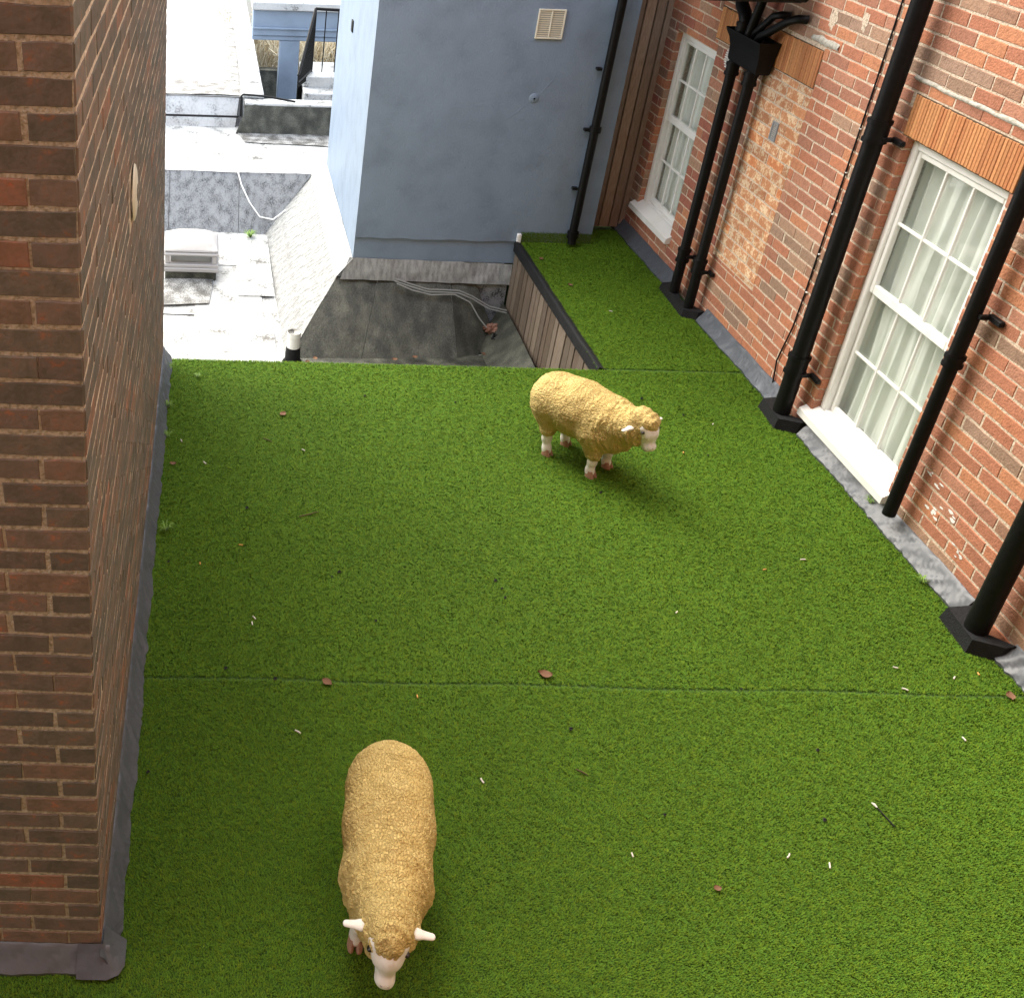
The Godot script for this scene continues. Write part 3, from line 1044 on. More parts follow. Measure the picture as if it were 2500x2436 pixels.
func make_alcove():
	# boards along the side of the raised deck
	var t := thing("deck_cladding", "weathered upright brown boards under the black trimmed turf edge", "cladding", Vector3(2.715, -0.62, -8.93), Basis(Vector3(0.019, 0, 1).normalized(), Vector3.UP, Vector3(-1, 0, 0.019).normalized()))
	var rng := RandomNumberGenerator.new()
	rng.seed = 403
	var x := 0.0
	while x < 2.22:
		var w := rng.randf_range(0.085, 0.12)
		var st := new_st()
		var c := Color(0.165, 0.122, 0.092).lerp(Color(0.28, 0.225, 0.18), rng.randf()) * rng.randf_range(0.7, 1.2)
		st.set_color(c)
		box2(st, Vector3(x + 0.006, -0.02, -0.03), Vector3(x + w - 0.006, 0.575, rng.randf_range(-0.003, 0.007)), 0.003)
		put("board", st, M.wood, t)
		x += w
	var st2 := new_st()
	var nz := noise(404, 0.8, 2)
	var P := [[], [], [], [], []]
	for i in 45:
		var u := 2.235 * i / 44.0
		var o := 0.006 * nz.get_noise_1d(u * 4.0)
		P[0].append(Vector3(u, 0.618, -0.050 + o))
		P[4].append(Vector3(u, 0.630, -0.018 + o))
		P[1].append(Vector3(u, 0.640, 0.012 + o))
		P[2].append(Vector3(u, 0.62, 0.024 + o))
		P[3].append(Vector3(u, 0.545 + o, 0.022 + o))
	grid(st2, [P[0], P[4], P[1], P[2], P[3]], Vector3(0, 0.5, 1))
	put("edge_trim", st2, M.black_matt, t)
	st2 = new_st()
	st2.set_color(Color(0.20, 0.145, 0.11))
	box2(st2, Vector3(0, -0.3, -0.06), Vector3(2.24, 0.56, -0.04))
	put("backing", st2, M.wood, t)
	# white corner bead where the turf meets the blue wall
	st2 = new_st()
	box2(st2, Vector3(2.70, -0.02, -8.935), Vector3(2.735, 0.085, -8.90), 0.006)
	tag(put("corner_bead", st2, M.upvc, self), "small white corner bead where turf edge meets the blue wall", "trim")

func make_far_roofs():
	var nz := noise(501, 0.2, 3)
	# parapet with dark face
	var t := thing("felt_parapet", "low parapet with a dark streaked felt face on the higher roof", "parapet", Vector3(0.42, -0.37, -12.97))
	var st := new_st()
	sheet(st, Vector3(0.13, 0.34, -0.05), Vector3(1.9, 0.28, -0.05), Vector3(1.9, 0, 0.03), Vector3(0, 0, 0.03), 20, 6, 0.03, nz, Vector3(0, 0, 1))
	put("face", st, M.dark_felt, t)
	st = new_st()
	box2(st, Vector3(0.1, 0.0, -0.25), Vector3(1.95, 0.31, -0.065))
	put("core", st, M.dark_felt, t)
	st = new_st()
	box2(st, Vector3(0.10, 0.315, -0.26), Vector3(1.95, 0.345, -0.045), 0.008)
	put("coping", st, M.white_felt, t)
	# roof further back at the left, with its kerb
	st = new_st()
	sheet(st, Vector3(-7, -0.05, -21), Vector3(0.5, -0.05, -21), Vector3(0.5, -0.05, -13.35), Vector3(-7, -0.05, -13.35), 40, 40, 0.02, nz, Vector3.UP)
	box2(st, Vector3(-7, -4.2, -21), Vector3(0.5, -0.08, -13.4))
	var fr := structure("far_roof", st, M.white_felt)
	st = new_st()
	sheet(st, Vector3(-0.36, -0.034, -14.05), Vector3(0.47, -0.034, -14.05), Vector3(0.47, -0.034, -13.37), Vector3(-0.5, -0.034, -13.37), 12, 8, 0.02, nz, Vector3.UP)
	put("felt_sheet", st, M.reflection_felt, fr)  # mottled reflection at the roof front, put into the sheet colour
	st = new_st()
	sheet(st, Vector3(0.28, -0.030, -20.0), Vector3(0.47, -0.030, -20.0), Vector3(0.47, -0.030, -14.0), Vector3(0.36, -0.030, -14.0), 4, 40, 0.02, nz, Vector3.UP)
	put("felt_sheet", st, M.reflection_felt, fr)  # strip of the same darkened felt beside the coping
	var kb := thing("roof_kerb", "white felt kerb at the front of the far roof", "kerb", Vector3(-0.4, -0.37, -13.25))
	st = new_st()
	sheet(st, Vector3(-4, 0.33, -0.11), Vector3(0.86, 0.31, -0.11), Vector3(0.82, 0, 0.05), Vector3(-4, 0, 0.05), 24, 5, 0.02, nz, Vector3(0, 0.3, 1))
	put("face", st, M.white_felt, kb)
	var cp := thing("coping_wall", "long white coped parapet running back along the far roof", "parapet", Vector3(0.62, -0.05, -13.2), Basis(Vector3.UP, 0.011))
	st = new_st()
	box2(st, Vector3(-0.11, -4.0, -6.5), Vector3(0.10, 0.03, -0.01))
	put("wall", st, M.grey_felt, cp)
	for i in 6:
		st = new_st()
		box2(st, Vector3(-0.125, 0.032, -1.08 * (i + 1) + 0.004), Vector3(0.125, 0.075, -1.08 * i), 0.008)
		put("coping_stone", st, M.white_felt, cp)
	# black pipe along the kerb
	st = new_st()
	tube(st, [Vector3(-3.0, -0.235, -13.14), Vector3(0.44, -0.225, -13.14), Vector3(0.475, -0.20, -13.10), Vector3(0.475, 0.03, -13.10), Vector3(0.50, 0.05, -13.10), Vector3(0.74, 0.05, -13.05), Vector3(1.10, 0.01, -13.0)], 0.013, 8)
	tag(put("roof_cable", st, M.black_matt, self), "black cable run along the white kerb and over the parapet end", "cable")
	# blue colonnade
	var c := thing("blue_colonnade", "blue painted beam on a square post in front of dry reeds", "colonnade", Vector3(1.15, -0.6, -15.0))
	st = new_st()
	box2(st, Vector3(-0.5, 0.90, -0.35), Vector3(3.0, 1.22, 0.0), 0.01)
	put("beam", st, M.blue, c)
	st = new_st()
	box2(st, Vector3(-0.5, 0.84, -0.37), Vector3(3.0, 0.898, -0.02), 0.008)
	put("lower_moulding", st, M.blue, c)
	st = new_st()
	box2(st, Vector3(-0.5, 0.985, 0.002), Vector3(3.0, 1.01, 0.03), 0.006)
	put("fillet_moulding", st, M.blue, c)
	st = new_st()
	box2(st, Vector3(-0.52, 1.225, -0.5), Vector3(3.05, 1.33, 0.06), 0.012)
	put("top_ledge", st, M.white_felt, c)
	st = new_st()
	box2(st, Vector3(-0.13, -3.6, -0.27), Vector3(0.125, 0.838, -0.03), 0.008)
	put("post", st, M.blue, c)
	# low dark wall and reeds behind
	st = new_st()
	box2(st, Vector3(-0.6, -4.2, -17.2), Vector3(5.0, -0.64, -17.0))
	tag(put("dark_wall", st, M.dark_felt, self), "dark low wall behind the blue post", "wall")
	var rng := RandomNumberGenerator.new()
	rng.seed = 502
	st = new_st()
	for i in 1500:
		var p := Vector3(rng.randf_range(0.2, 3.2), rng.randf_range(-0.9, -0.5), rng.randf_range(-18.2, -17.25))
		var d := Vector3(rng.randf_range(-0.25, 0.25), rng.randf_range(0.2, 0.62), rng.randf_range(-0.2, 0.2))
		tube(st, [p, p + d * 0.5 + Vector3(rng.randf_range(-0.05, 0.05), 0, 0), p + d], rng.randf_range(0.006, 0.012), 3, false)
	var rd := put("dry_reeds", st, M.reed, self)
	tag(rd, "pale dry reeds seen under the blue beam", "reeds", "", "stuff")
	# steps with railing
	var sp := thing("roof_steps", "three white steps beside the black railing", "steps", Vector3(1.24, -0.37, -13.2))
	for i in 3:
		st = new_st()
		box2(st, Vector3(0, 0, -1.3), Vector3(0.75, 0.22 + 0.13 * i, -0.02 - 0.27 * i), 0.01)
		put("step", st, M.white_felt, sp)
	var rl := thing("stair_railing", "black metal stair railing with thin upright bars", "railing", Vector3(1.24, -0.37, -13.2))
	st = new_st()
	tube(st, [Vector3(-0.10, 0.60, -0.12), Vector3(0.11, 1.22, -0.8)], 0.018, 8)
	tube(st, [Vector3(0.11, 1.22, -0.8), Vector3(0.9, 1.20, -0.8)], 0.018, 8)
	put("handrail", st, M.black, rl)
	st = new_st()
	tube(st, [Vector3(-0.10, 0.52, -0.12), Vector3(0.11, 0.50, -0.8)], 0.012, 8)
	put("bottom_rail", st, M.black, rl)
	for i in 13:
		var f := i / 12.0
		st = new_st()
		var a := Vector3(-0.10 + 0.21 * f, 0.0, -0.12 - 0.68 * f)
		tube(st, [a + Vector3(0, 0.46 - 0.05 * f, 0), a + Vector3(0, 0.60 + 0.62 * f, 0)], 0.009 if i < 12 else 0.018, 6)
		put("baluster", st, M.black, rl)
	for i in 5:
		st = new_st()
		tube(st, [Vector3(0.24 + 0.15 * i, 0.45, -0.8), Vector3(0.24 + 0.15 * i, 1.2, -0.8)], 0.008, 6)
		put("baluster", st, M.black, rl)

# ------------------------------------------------------------------ flashings
# strip of dressed lead in frame F: from height h on the wall out by w to the turf
func lead_strip(F: Transform3D, u0: float, u1: float, h: float, w: float, label: String, mat: Material, sd: int, ruck := 0.006):
	var nz := noise(sd, 1.0, 3)
	var st := new_st()
	var n := int((u1 - u0) / 0.02) + 2
	var P := []
	for i in 8: P.append([])
	for j in n:
		var u: float = lerp(u0, u1, float(j) / (n - 1))
		var wob := 0.010 * nz.get_noise_2d(u * 4.0, 3.0)
		for i in 8:
			var f := i / 7.0
			var p: Vector3
			if i == 0: p = Vector3(u, h + 0.006 * nz.get_noise_2d(u * 3.0, 50.0), 0.001)
			else:
				var q := (f - 1.0 / 7.0) / (6.0 / 7.0)
				p = Vector3(u, lerp(h - 0.004, 0.019, pow(q, 0.85)) , lerp(0.010, w + wob, q))
				p.y += ruck * nz.get_noise_2d(u * 13.0 + q * 1.2, q * 0.8)
				p.z += ruck * nz.get_noise_2d(u * 15.0 + q * 1.2, q * 0.8 + 20.0)
			P[i].append(p)
	grid(st, P, Vector3(0, 1, 0.6))
	var low := []
	for j in n: low.append(P[7][j] + Vector3(0, -0.02, -0.004))
	grid(st, [P[7], low], Vector3(0, 0, 1))
	var o := put("lead_flashing", st, mat, self)
	o.transform = F
	tag(o, label, "flashing")

func make_flashings():
	var F := right_frame()
	lead_strip(F, -5.68, -4.36, 0.11, 0.070, "dark lead flashing under the far white window", M.dark_lead, 601, 0.004)
	lead_strip(F, -3.78, -2.56, 0.11, 0.068, "creased lead flashing between the twin pipes and the tall pipe with the shoe", M.dark_lead, 602)
	lead_strip(F, -2.20, -0.54, 0.11, 0.072, "rumpled shiny lead flashing running below the near white window", M.lead, 603, 0.010)
	lead_strip(F, -0.23, 1.5, 0.11, 0.072, "crumpled pale lead flashing past the last black pipe", M.lead, 604, 0.012)
	var corner := Vector3(-0.260, 0, -2.345)
	var back := Vector3(0.013, 0, -1).normalized()
	var side := Vector3(1, 0, 0.013).normalized()
	var SF := Transform3D(Basis(back, Vector3.UP, side), corner)
	lead_strip(SF, -0.045, 4.33, 0.10, 0.062, "long grey lead flashing along the side of the dark brick wing", M.dark_lead, 605, 0.007)
	var FF := Transform3D(Basis(side, Vector3.UP, -back), corner)
	lead_strip(FF, -1.7, 0.03, 0.10, 0.060, "grey lead flashing across the end of the dark brick wing", M.lead, 606, 0.006)
	# folded lead patch on the corner
	var st := new_st()
	var nz := noise(607, 1.5, 2)
	var P := []
	for i in 7:
		var row := []
		for j in 9:
			# a square flap dressed over the corner: runs along the end wall, round the corner, along the side
			var f := j / 8.0
			var d: float = i / 6.0
			var o := Vector3(lerp(-0.085, 0.0, min(f * 2.0, 1.0)), 0, lerp(0.0, -0.075, max(f * 2.0 - 1.0, 0.0)))
			var out := Vector3(0.5 + 0.5 * clampf(f * 4.0 - 1.5, -1, 1), 0, 0.5 + 0.5 * clampf(2.5 - f * 4.0, -1, 1)) * 0.074 * d
			var y: float = lerp(0.112, 0.028, pow(d, 0.85))
			row.append(o + out + Vector3(0.008, y + 0.005 * nz.get_noise_2d(j * 1.3, i * 1.1), 0.008))
		P.append(row)
	grid(st, P, Vector3(0.5, 1, 0.5))
	var o := put("lead_corner", st, M.dark_lead, self)
	o.transform = Transform3D(Basis(side, Vector3.UP, -back), corner)
	tag(o, "folded lead patch over the corner of the dark brick wing", "flashing")
	# lead apron under the blue wall
	st = new_st()
	var n2 := noise(608, 0.5, 3)
	sheet(st, Vector3(1.31, -0.185, -8.945), Vector3(2.71, -0.205, -8.945), Vector3(2.71, -0.39, -8.925), Vector3(1.24, -0.375, -8.915), 40, 6, 0.018, n2, Vector3(0, 0, 1))
	tag(put("lead_apron", st, M.apron, self), "stained grey lead apron below the blue wall", "flashing")

# ------------------------------------------------------------------ pipes
func collar(t: Node3D, at: Vector3, r: float, h := 0.11):
	var st := new_st()
	tube(st, [at - Vector3(0, h * 0.5, 0), at - Vector3(0, h * 0.5 - 0.004, 0), at - Vector3(0, h * 0.5 - 0.022, 0), at - Vector3(0, h * 0.5 - 0.026, 0), at + Vector3(0, h * 0.5 - 0.026, 0), at + Vector3(0, h * 0.5 - 0.022, 0), at + Vector3(0, h * 0.5 - 0.004, 0), at + Vector3(0, h * 0.5, 0)], [r + 0.004, r + 0.014, r + 0.014, r + 0.008, r + 0.008, r + 0.014, r + 0.014, r + 0.003], 20)
	put("collar", st, M.black, t)

func lug(t: Node3D, at: Vector3, u := 0.07):
	# ear of the pipe bracket fixed to the wall, on the right of the pipe
	var st := new_st()
	box2(st, Vector3(at.x + 0.03, at.y - 0.015, 0.002), Vector3(at.x + u + 0.03, at.y + 0.015, 0.03), 0.005)
	box2(st, Vector3(at.x + 0.03, at.y - 0.012, 0.031), Vector3(at.x + 0.055, at.y + 0.012, at.z), 0.004)
	put("bracket", st, M.black, t)

func shoe(u0: float, u1: float, out: float, h: float, label: String):
	var F := right_frame()
	var st := new_st()
	var lo := [Vector3(u0, 0.0, 0.008), Vector3(u0 - 0.02, 0.0, out - 0.02), Vector3(u1 - 0.06, 0.0, out), Vector3(u1, 0.0, 0.06), Vector3(u1, 0.0, 0.008)]
	var hi := [Vector3(u0, h * 1.3, 0.008), Vector3(u0 - 0.01, h, out - 0.035), Vector3(u1 - 0.07, h, out - 0.015), Vector3(u1, h * 1.15, 0.05), Vector3(u1, h * 1.3, 0.008)]
	var cen := Vector3((u0 + u1) * 0.5, h * 0.5, 0.07)
	for i in 4:
		var n: Vector3 = (hi[i] - lo[i]).cross(lo[i + 1] - lo[i]).normalized()
		if n.dot(lo[i] - cen) < 0: n = -n
		quad(st, lo[i], lo[i + 1], hi[i + 1], hi[i], n)
	var dip := Vector3((u0 + u1) * 0.5, h * 0.85, 0.08)
	for i in 4: tri(st, dip, hi[i], hi[i + 1], Vector3(0, 0.95, 0.2).normalized())
	var o := put("pipe_shoe", st, M.black_matt, self)
	o.transform = F
	tag(o, label, "pipe shoe")

func make_pipes():
	var F := right_frame()
	var st: SurfaceTool
	# twin pipes under the hopper
	var k := 0
	for e in [[-4.19, 0.036], [-3.91, 0.036]]:
		var t := thing("drain_pipe", ["slim black drain pipe nearer the far window under the hopper", "slim black drain pipe beside the pale bricked-up opening under the hopper"][k], "drain pipe", F.origin, F.basis, "pipes on the brick wall")
		st = new_st()
		tube(st, [Vector3(e[0], 0.02, 0.085), Vector3(e[0], 1.80, 0.085)], e[1], 18)
		put("pipe", st, M.black, t)
		collar(t, Vector3(e[0], 0.36 + 0.03 * k, 0.085), e[1])
		collar(t, Vector3(e[0], 1.745, 0.085), e[1], 0.09)
		lug(t, Vector3(e[0], 0.36, 0.08))
		k += 1
	shoe(-4.34, -3.80, 0.15, 0.06, "long black lead shoe at the foot of the twin drain pipes")
	# hopper head: flared box
	var h := thing("rain_hopper", "black cast hopper head that gathers several waste pipes", "hopper", F.origin, F.basis)
	st = new_st()
	var bot := [[-4.27, -3.80], [0.03, 0.16], 1.80]
	var lev := [[-4.225, -3.80, 0.02, 0.115, 1.80], [-4.23, -3.795, 0.02, 0.12, 1.815], [-4.235, -3.79, 0.015, 0.125, 1.90], [-4.25, -3.785, 0.012, 0.135, 1.945], [-4.285, -3.775, 0.010, 0.15, 1.985], [-4.29, -3.77, 0.010, 0.155, 2.005]]
	for i in lev.size() - 1:
		var a = lev[i]
		var b = lev[i + 1]
		var pa := [Vector3(a[0], a[4], a[2]), Vector3(a[1], a[4], a[2]), Vector3(a[1], a[4], a[3]), Vector3(a[0], a[4], a[3])]
		var pb := [Vector3(b[0], b[4], b[2]), Vector3(b[1], b[4], b[2]), Vector3(b[1], b[4], b[3]), Vector3(b[0], b[4], b[3])]
		var cen := Vector3(-4.03, a[4], 0.1)
		for q in 4:
			var q2 := (q + 1) % 4
			var n: Vector3 = (pa[q2] - pa[q]).cross(pb[q] - pa[q])
			if n.length() < 1e-9: continue
			n = n.normalized()
			if n.dot((pa[q] + pa[q2]) * 0.5 - cen) < 0: n = -n
			quad(st, pa[q], pa[q2], pb[q2], pb[q], n)
	box2(st, Vector3(-4.22, 1.795, 0.025), Vector3(-3.805, 1.80, 0.11))
	put("bowl", st, M.black, h)
	st = new_st()
	box2(st, Vector3(-4.265, 1.97, 0.014), Vector3(-3.785, 1.975, 0.14))
	put("inner_floor", st, M.black, h)
	# wastes running into it
	var paths := [
		[[Vector3(-4.32, 2.45, 0.09), Vector3(-4.31, 2.20, 0.09), Vector3(-4.28, 2.15, 0.09), Vector3(-4.18, 2.11, 0.10), Vector3(-4.15, 2.07, 0.10), Vector3(-4.145, 1.97, 0.10)], 0.042, "bent black soil pipe dropping into the hopper from the black canopy"],
		[[Vector3(-3.975, 2.30, 0.10), Vector3(-4.03, 2.02, 0.11), Vector3(-4.035, 1.97, 0.11)], 0.030, "straight black waste pipe standing in the hopper"],
		[[Vector3(-3.76, 2.185, 0.01), Vector3(-3.78, 2.185, 0.06), Vector3(-3.84, 2.165, 0.075), Vector3(-3.99, 2.03, 0.09), Vector3(-4.01, 1.97, 0.09)], 0.024, "short black waste elbow slanting into the hopper"],
		[[Vector3(-3.54, 2.205, 0.01), Vector3(-3.56, 2.205, 0.06), Vector3(-3.64, 2.175, 0.075), Vector3(-3.90, 2.02, 0.10), Vector3(-3.93, 1.97, 0.10)], 0.027, "longer black waste elbow slanting into the hopper beside the orange lintel"]]
	for p in paths:
		var t := thing("waste_pipe", p[2], "waste pipe", F.origin, F.basis, "waste pipes over the hopper")
		st = new_st()
		tube(st, p[0], p[1], 14)
		put("pipe", st, M.black, t)
		if p[1] > 0.04: collar(t, Vector3(-4.146, 2.035, 0.10), p[1], 0.06)
	# tall pipe left of the near window
	var t3 := thing("drain_pipe", "thick black drain pipe standing left of the near white window", "drain pipe", F.origin, F.basis, "pipes on the brick wall")
	st = new_st()
	tube(st, [Vector3(-2.385, 0.02, 0.095), Vector3(-2.375, 1.5, 0.095), Vector3(-2.345, 3.6, 0.095)], 0.052, 22)
	put("pipe", st, M.black, t3)
	collar(t3, Vector3(-2.382, 0.41, 0.095), 0.052, 0.13)
	collar(t3, Vector3(-2.370, 1.865, 0.095), 0.052, 0.13)
	lug(t3, Vector3(-2.37, 0.36, 0.09), 0.10)
	lug(t3, Vector3(-2.36, 1.83, 0.09), 0.10)
	shoe(-2.53, -2.22, 0.175, 0.075, "black lead shoe at the foot of the thick pipe by the near window")
	# pipe across the right side of the near window
	var t4 := thing("drain_pipe", "black drain pipe crossing the edge of the near white window and ending above the lead", "drain pipe", F.origin, F.basis, "pipes on the brick wall")
	st = new_st()
	tube(st, [Vector3(-1.215, 0.13, 0.072), Vector3(-1.207, 1.06, 0.072)], 0.034, 20)
	tube(st, [Vector3(-1.207, 1.06, 0.072), Vector3(-1.195, 3.6, 0.072)], 0.037, 20)
	put("pipe", st, M.black, t4)
	collar(t4, Vector3(-1.207, 1.07, 0.072), 0.035, 0.07)
	lug(t4, Vector3(-1.20, 1.33, 0.075), 0.10)
	# last pipe
	var t5 := thing("drain_pipe", "thick black drain pipe past the near window rising from a square lead shoe", "drain pipe", F.origin, F.basis, "pipes on the brick wall")
	st = new_st()
	tube(st, [Vector3(-0.372, 0.02, 0.095), Vector3(-0.36, 3.6, 0.095)], 0.054, 22)
	put("pipe", st, M.black, t5)
	lug(t5, Vector3(-0.365, 0.55, 0.09), 0.10)
	shoe(-0.51, -0.22, 0.18, 0.08, "square black lead shoe at the foot of the last drain pipe")
	# cable with clips
	var c := thing("wall_cable", "thin black cable clipped down the red brick wall", "cable", F.origin, F.basis)
	st = new_st()
	tube(st, [Vector3(-2.665, 3.5, 0.008), Vector3(-2.66, 2.03, 0.008), Vector3(-2.67, 1.27, 0.008), Vector3(-2.675, 0.76, 0.008), Vector3(-2.685, 0.51, 0.009), Vector3(-2.72, 0.335, 0.010), Vector3(-2.738, 0.245, 0.010), Vector3(-2.70, 0.10, 0.012)], 0.0055, 6)
	put("wire", st, M.black_matt, c)
	for v in [2.79, 2.54, 2.285, 2.033, 1.787, 1.528, 1.271, 1.015, 0.761]:
		st = new_st()
		box2(st, Vector3(-2.674, v - 0.004, 0.0), Vector3(-2.656, v + 0.004, 0.012), 0.002)
		put("clip", st, M.upvc, c)
	# round white vent behind the hopper
	var rv := thing("round_vent", "round white louvred vent half hidden behind the black hopper", "vent", F.origin, F.basis)
	st = new_st()
	tube(st, [Vector3(-4.385, 1.762, 0.004), Vector3(-4.385, 1.762, 0.018)], 0.075, 24)
	put("disc", st, M.grey_plastic, rv)
	for i in 9:
		var dy := -0.06 + i * 0.015
		var hw := sqrt(0.075 * 0.075 - dy * dy)
		st = new_st()
		box2(st, Vector3(-4.385 - hw, 1.762 + dy - 0.004, 0.019), Vector3(-4.385 + hw, 1.762 + dy + 0.004, 0.03))
		put("slat", st, M.upvc, rv)
	# black canopy over the far window
	var cn := thing("black_canopy", "black flat canopy jutting from the brick wall above the hopper", "canopy", Vector3(2.86, 2.31, -7.2))
	st = new_st()
	box2(st, Vector3(0, 0, -1.3), Vector3(0.86, 0.14, 0.0), 0.02)
	put("slab", st, M.black_matt, cn)
	st = new_st()
	tube(st, [Vector3(0.0, 0.05, 0.03), Vector3(0.78, 0.05, 0.03)], 0.045, 14)
	put("gutter", st, M.black_matt, cn)
	# pipe on the blue wall
	var bp := thing("drain_pipe", "slim black drain pipe on the blue wall running into the turf", "drain pipe", Vector3(3.15, 0, -8.93))
	st = new_st()
	tube(st, [Vector3(0.0, 0.03, 0.075), Vector3(0.0, 0.10, 0.062), Vector3(0, 0.14, 0.055), Vector3(0.02, 3.2, 0.055)], 0.034, 16)
	put("pipe", st, M.black, bp)
	collar(bp, Vector3(0.0, 0.11, 0.06), 0.034, 0.06)
	collar(bp, Vector3(0.007, 1.0, 0.055), 0.033, 0.05)
	for v in [0.5, 0.99, 1.47]:
		st = new_st()
		box2(st, Vector3(-0.075, v - 0.010, 0.008), Vector3(-0.03, v + 0.012, 0.05), 0.004)
		put("bracket", st, M.black, bp)

# ------------------------------------------------------------------ fittings on the roofs
func make_roof_fittings():
	var st: SurfaceTool
	# white ventilator on the lower roof
	var t := thing("roof_ventilator", "white low ventilator with a rounded cap on the white lower roof", "ventilator", Vector3(-0.05, -0.9, -10.2))
	st = new_st()
	box2(st, Vector3(-0.245, 0, -0.24), Vector3(0.245, 0.09, 0.24), 0.01)
	put("curb", st, M.dark_felt, t)
	st = new_st()
	box2(st, Vector3(-0.27, 0.092, -0.26), Vector3(0.27, 0.135, 0.26), 0.008)
	box2(st, Vector3(-0.262, 0.136, -0.252), Vector3(0.262, 0.17, 0.252), 0.006)
	put("flange", st, M.vent_white, t)
	for sx in [-0.225, 0.225]:
		for sz in [-0.215, 0.215]:
			st = new_st()
			box2(st, Vector3(sx - 0.02, 0.171, sz - 0.02), Vector3(sx + 0.02, 0.252, sz + 0.02), 0.004)
			put("leg", st, M.vent_white, t)
	st = new_st()
	box2(st, Vector3(-0.19, 0.171, -0.18), Vector3(0.19, 0.249, 0.18))
	put("louvre", st, M.grey_plastic, t)
	st = new_st()
	box2(st, Vector3(-0.265, 0.253, -0.255), Vector3(0.265, 0.285, 0.255), 0.012)
	box2(st, Vector3(-0.255, 0.286, -0.245), Vector3(0.255, 0.312, 0.245), 0.012)
	var rows := []
	for i in 9:
		var row := []
		for j in 9:
			var u := i / 4.0 - 1.0
			var v := j / 4.0 - 1.0
			row.append(Vector3(u * 0.25, 0.31 + 0.075 * (1.0 - pow(absf(u), 4.0)) * (1.0 - pow(absf(v), 4.0)), v * 0.24))
		rows.append(row)
	grid(st, rows, Vector3.UP)
	put("cap", st, M.vent_white, t)
	# vent pipe by the turf edge
	var v := thing("vent_pipe", "short white vent pipe in a black felt collar beyond the turf edge", "pipe", Vector3(0.83, -0.89, -8.36))
	st = new_st()
	tube(st, [Vector3(0, 0, 0), Vector3(0, 0.02, 0), Vector3(0, 0.13, 0), Vector3(0, 0.135, 0)], [0.085, 0.066, 0.060, 0.056], 16)
	put("collar", st, M.black_matt, v)
	st = new_st()
	tube(st, [Vector3(0, 0.1, 0), Vector3(0, 0.275, 0)], 0.053, 18, false)
	tube(st, [Vector3(0, 0.275, 0), Vector3(0, 0.1, 0)], 0.046, 18, false)
	tube(st, [Vector3(0, 0.232, 0), Vector3(0, 0.234, 0), Vector3(0, 0.275, 0), Vector3(0, 0.277, 0), Vector3(0, 0.277, 0.0)], [0.053, 0.057, 0.057, 0.055, 0.046], 18, false)
	put("pipe", st, M.upvc, v)
	# loose cables under the blue wall
	var lab := ["upper pale grey cable sagging along the lead apron to the boards", "middle pale grey cable sagging along the lead apron to the boards", "lower pale grey cable looping down to the rubbish by the boards"]
	for i in 3:
		st = new_st()
		var o := Vector3(0, -0.018 * i, 0.012 * i)
		var pts := [Vector3(1.70, -0.33, -8.86), Vector3(1.83, -0.365, -8.84), Vector3(1.99, -0.405, -8.82), Vector3(2.14, -0.405, -8.82), Vector3(2.26, -0.41, -8.82), Vector3(2.38, -0.455, -8.81), Vector3(2.53, -0.54, -8.80), Vector3(2.69, -0.575, -8.80)]
		if i == 2: pts = [Vector3(1.72, -0.33, -8.86), Vector3(1.86, -0.38, -8.84), Vector3(2.02, -0.41, -8.82), Vector3(2.22, -0.40, -8.82), Vector3(2.36, -0.46, -8.80), Vector3(2.44, -0.58, -8.77), Vector3(2.53, -0.68, -8.74), Vector3(2.64, -0.68, -8.74), Vector3(2.69, -0.62, -8.76)]
		var cv := Curve3D.new()
		for p in pts: cv.add_point(p + o)
		for q in range(1, pts.size() - 1):
			var tg: Vector3 = (pts[q + 1] - pts[q - 1]) / 6.0
			cv.set_point_in(q, -tg)
			cv.set_point_out(q, tg)
		var pp := []
		for q in 41: pp.append(cv.sample_baked(cv.get_baked_length() * q / 40.0))
		tube(st, pp, 0.0058, 6)
		tag(put("loose_cable", st, M.cable, self), lab[i], "cable", "loose cables under the blue wall")
	# white wire on the back slope
	st = new_st()
	tube(st, [Vector3(0.42, -0.36, -11.6), Vector3(0.46, -0.47, -11.50), Vector3(0.55, -0.62, -11.38), Vector3(0.66, -0.74, -11.28), Vector3(0.80, -0.76, -11.26), Vector3(0.93, -0.66, -11.28)], 0.008, 6)
	tag(put("white_wire", st, M.upvc, self), "white wire trailing down the grey speckled slope", "cable")
	# rubbish in the gully: two crumpled bags
	var nz := noise(701, 1.0, 3)
	var k := 0
	for e in [[Vector3(2.57, -0.72, -8.74), Vector3(0.07, 0.045, 0.06), "crumpled brown and pink bag of rubbish in the gully by the boards", std(srgb(0.24, 0.12, 0.085), 0.5)], [Vector3(2.62, -0.775, -8.63), Vector3(0.075, 0.07, 0.07), "crumpled black bag of rubbish in the gully by the boards", M.black]]:
		st = new_st()
		var P := []
		for i in 13:
			var row := []
			for j in 19:
				var th := PI * i / 12.0
				var ph := TAU * (j % 18) / 18.0
				var d := Vector3(sin(th) * cos(ph), cos(th), sin(th) * sin(ph))
				row.append(e[0] + d * e[1] * (0.9 + 0.5 * nz.get_noise_3dv(d * 2.2 + Vector3(k * 9, 0, 0))))
			P.append(row)
		for i in 12:
			for j in 18:
				var a: Vector3 = P[i][j]
				var b: Vector3 = P[i][j + 1]
				var c: Vector3 = P[i + 1][j + 1]
				var d: Vector3 = P[i + 1][j]
				for T in [[a, b, c], [a, c, d]]:
					var n: Vector3 = (T[1] - T[0]).cross(T[2] - T[0])
					if n.length() < 1e-10: continue
					n = n.normalized()
					if n.dot(T[0] - e[0]) < 0: n = -n
					tri(st, T[0], T[1], T[2], n)
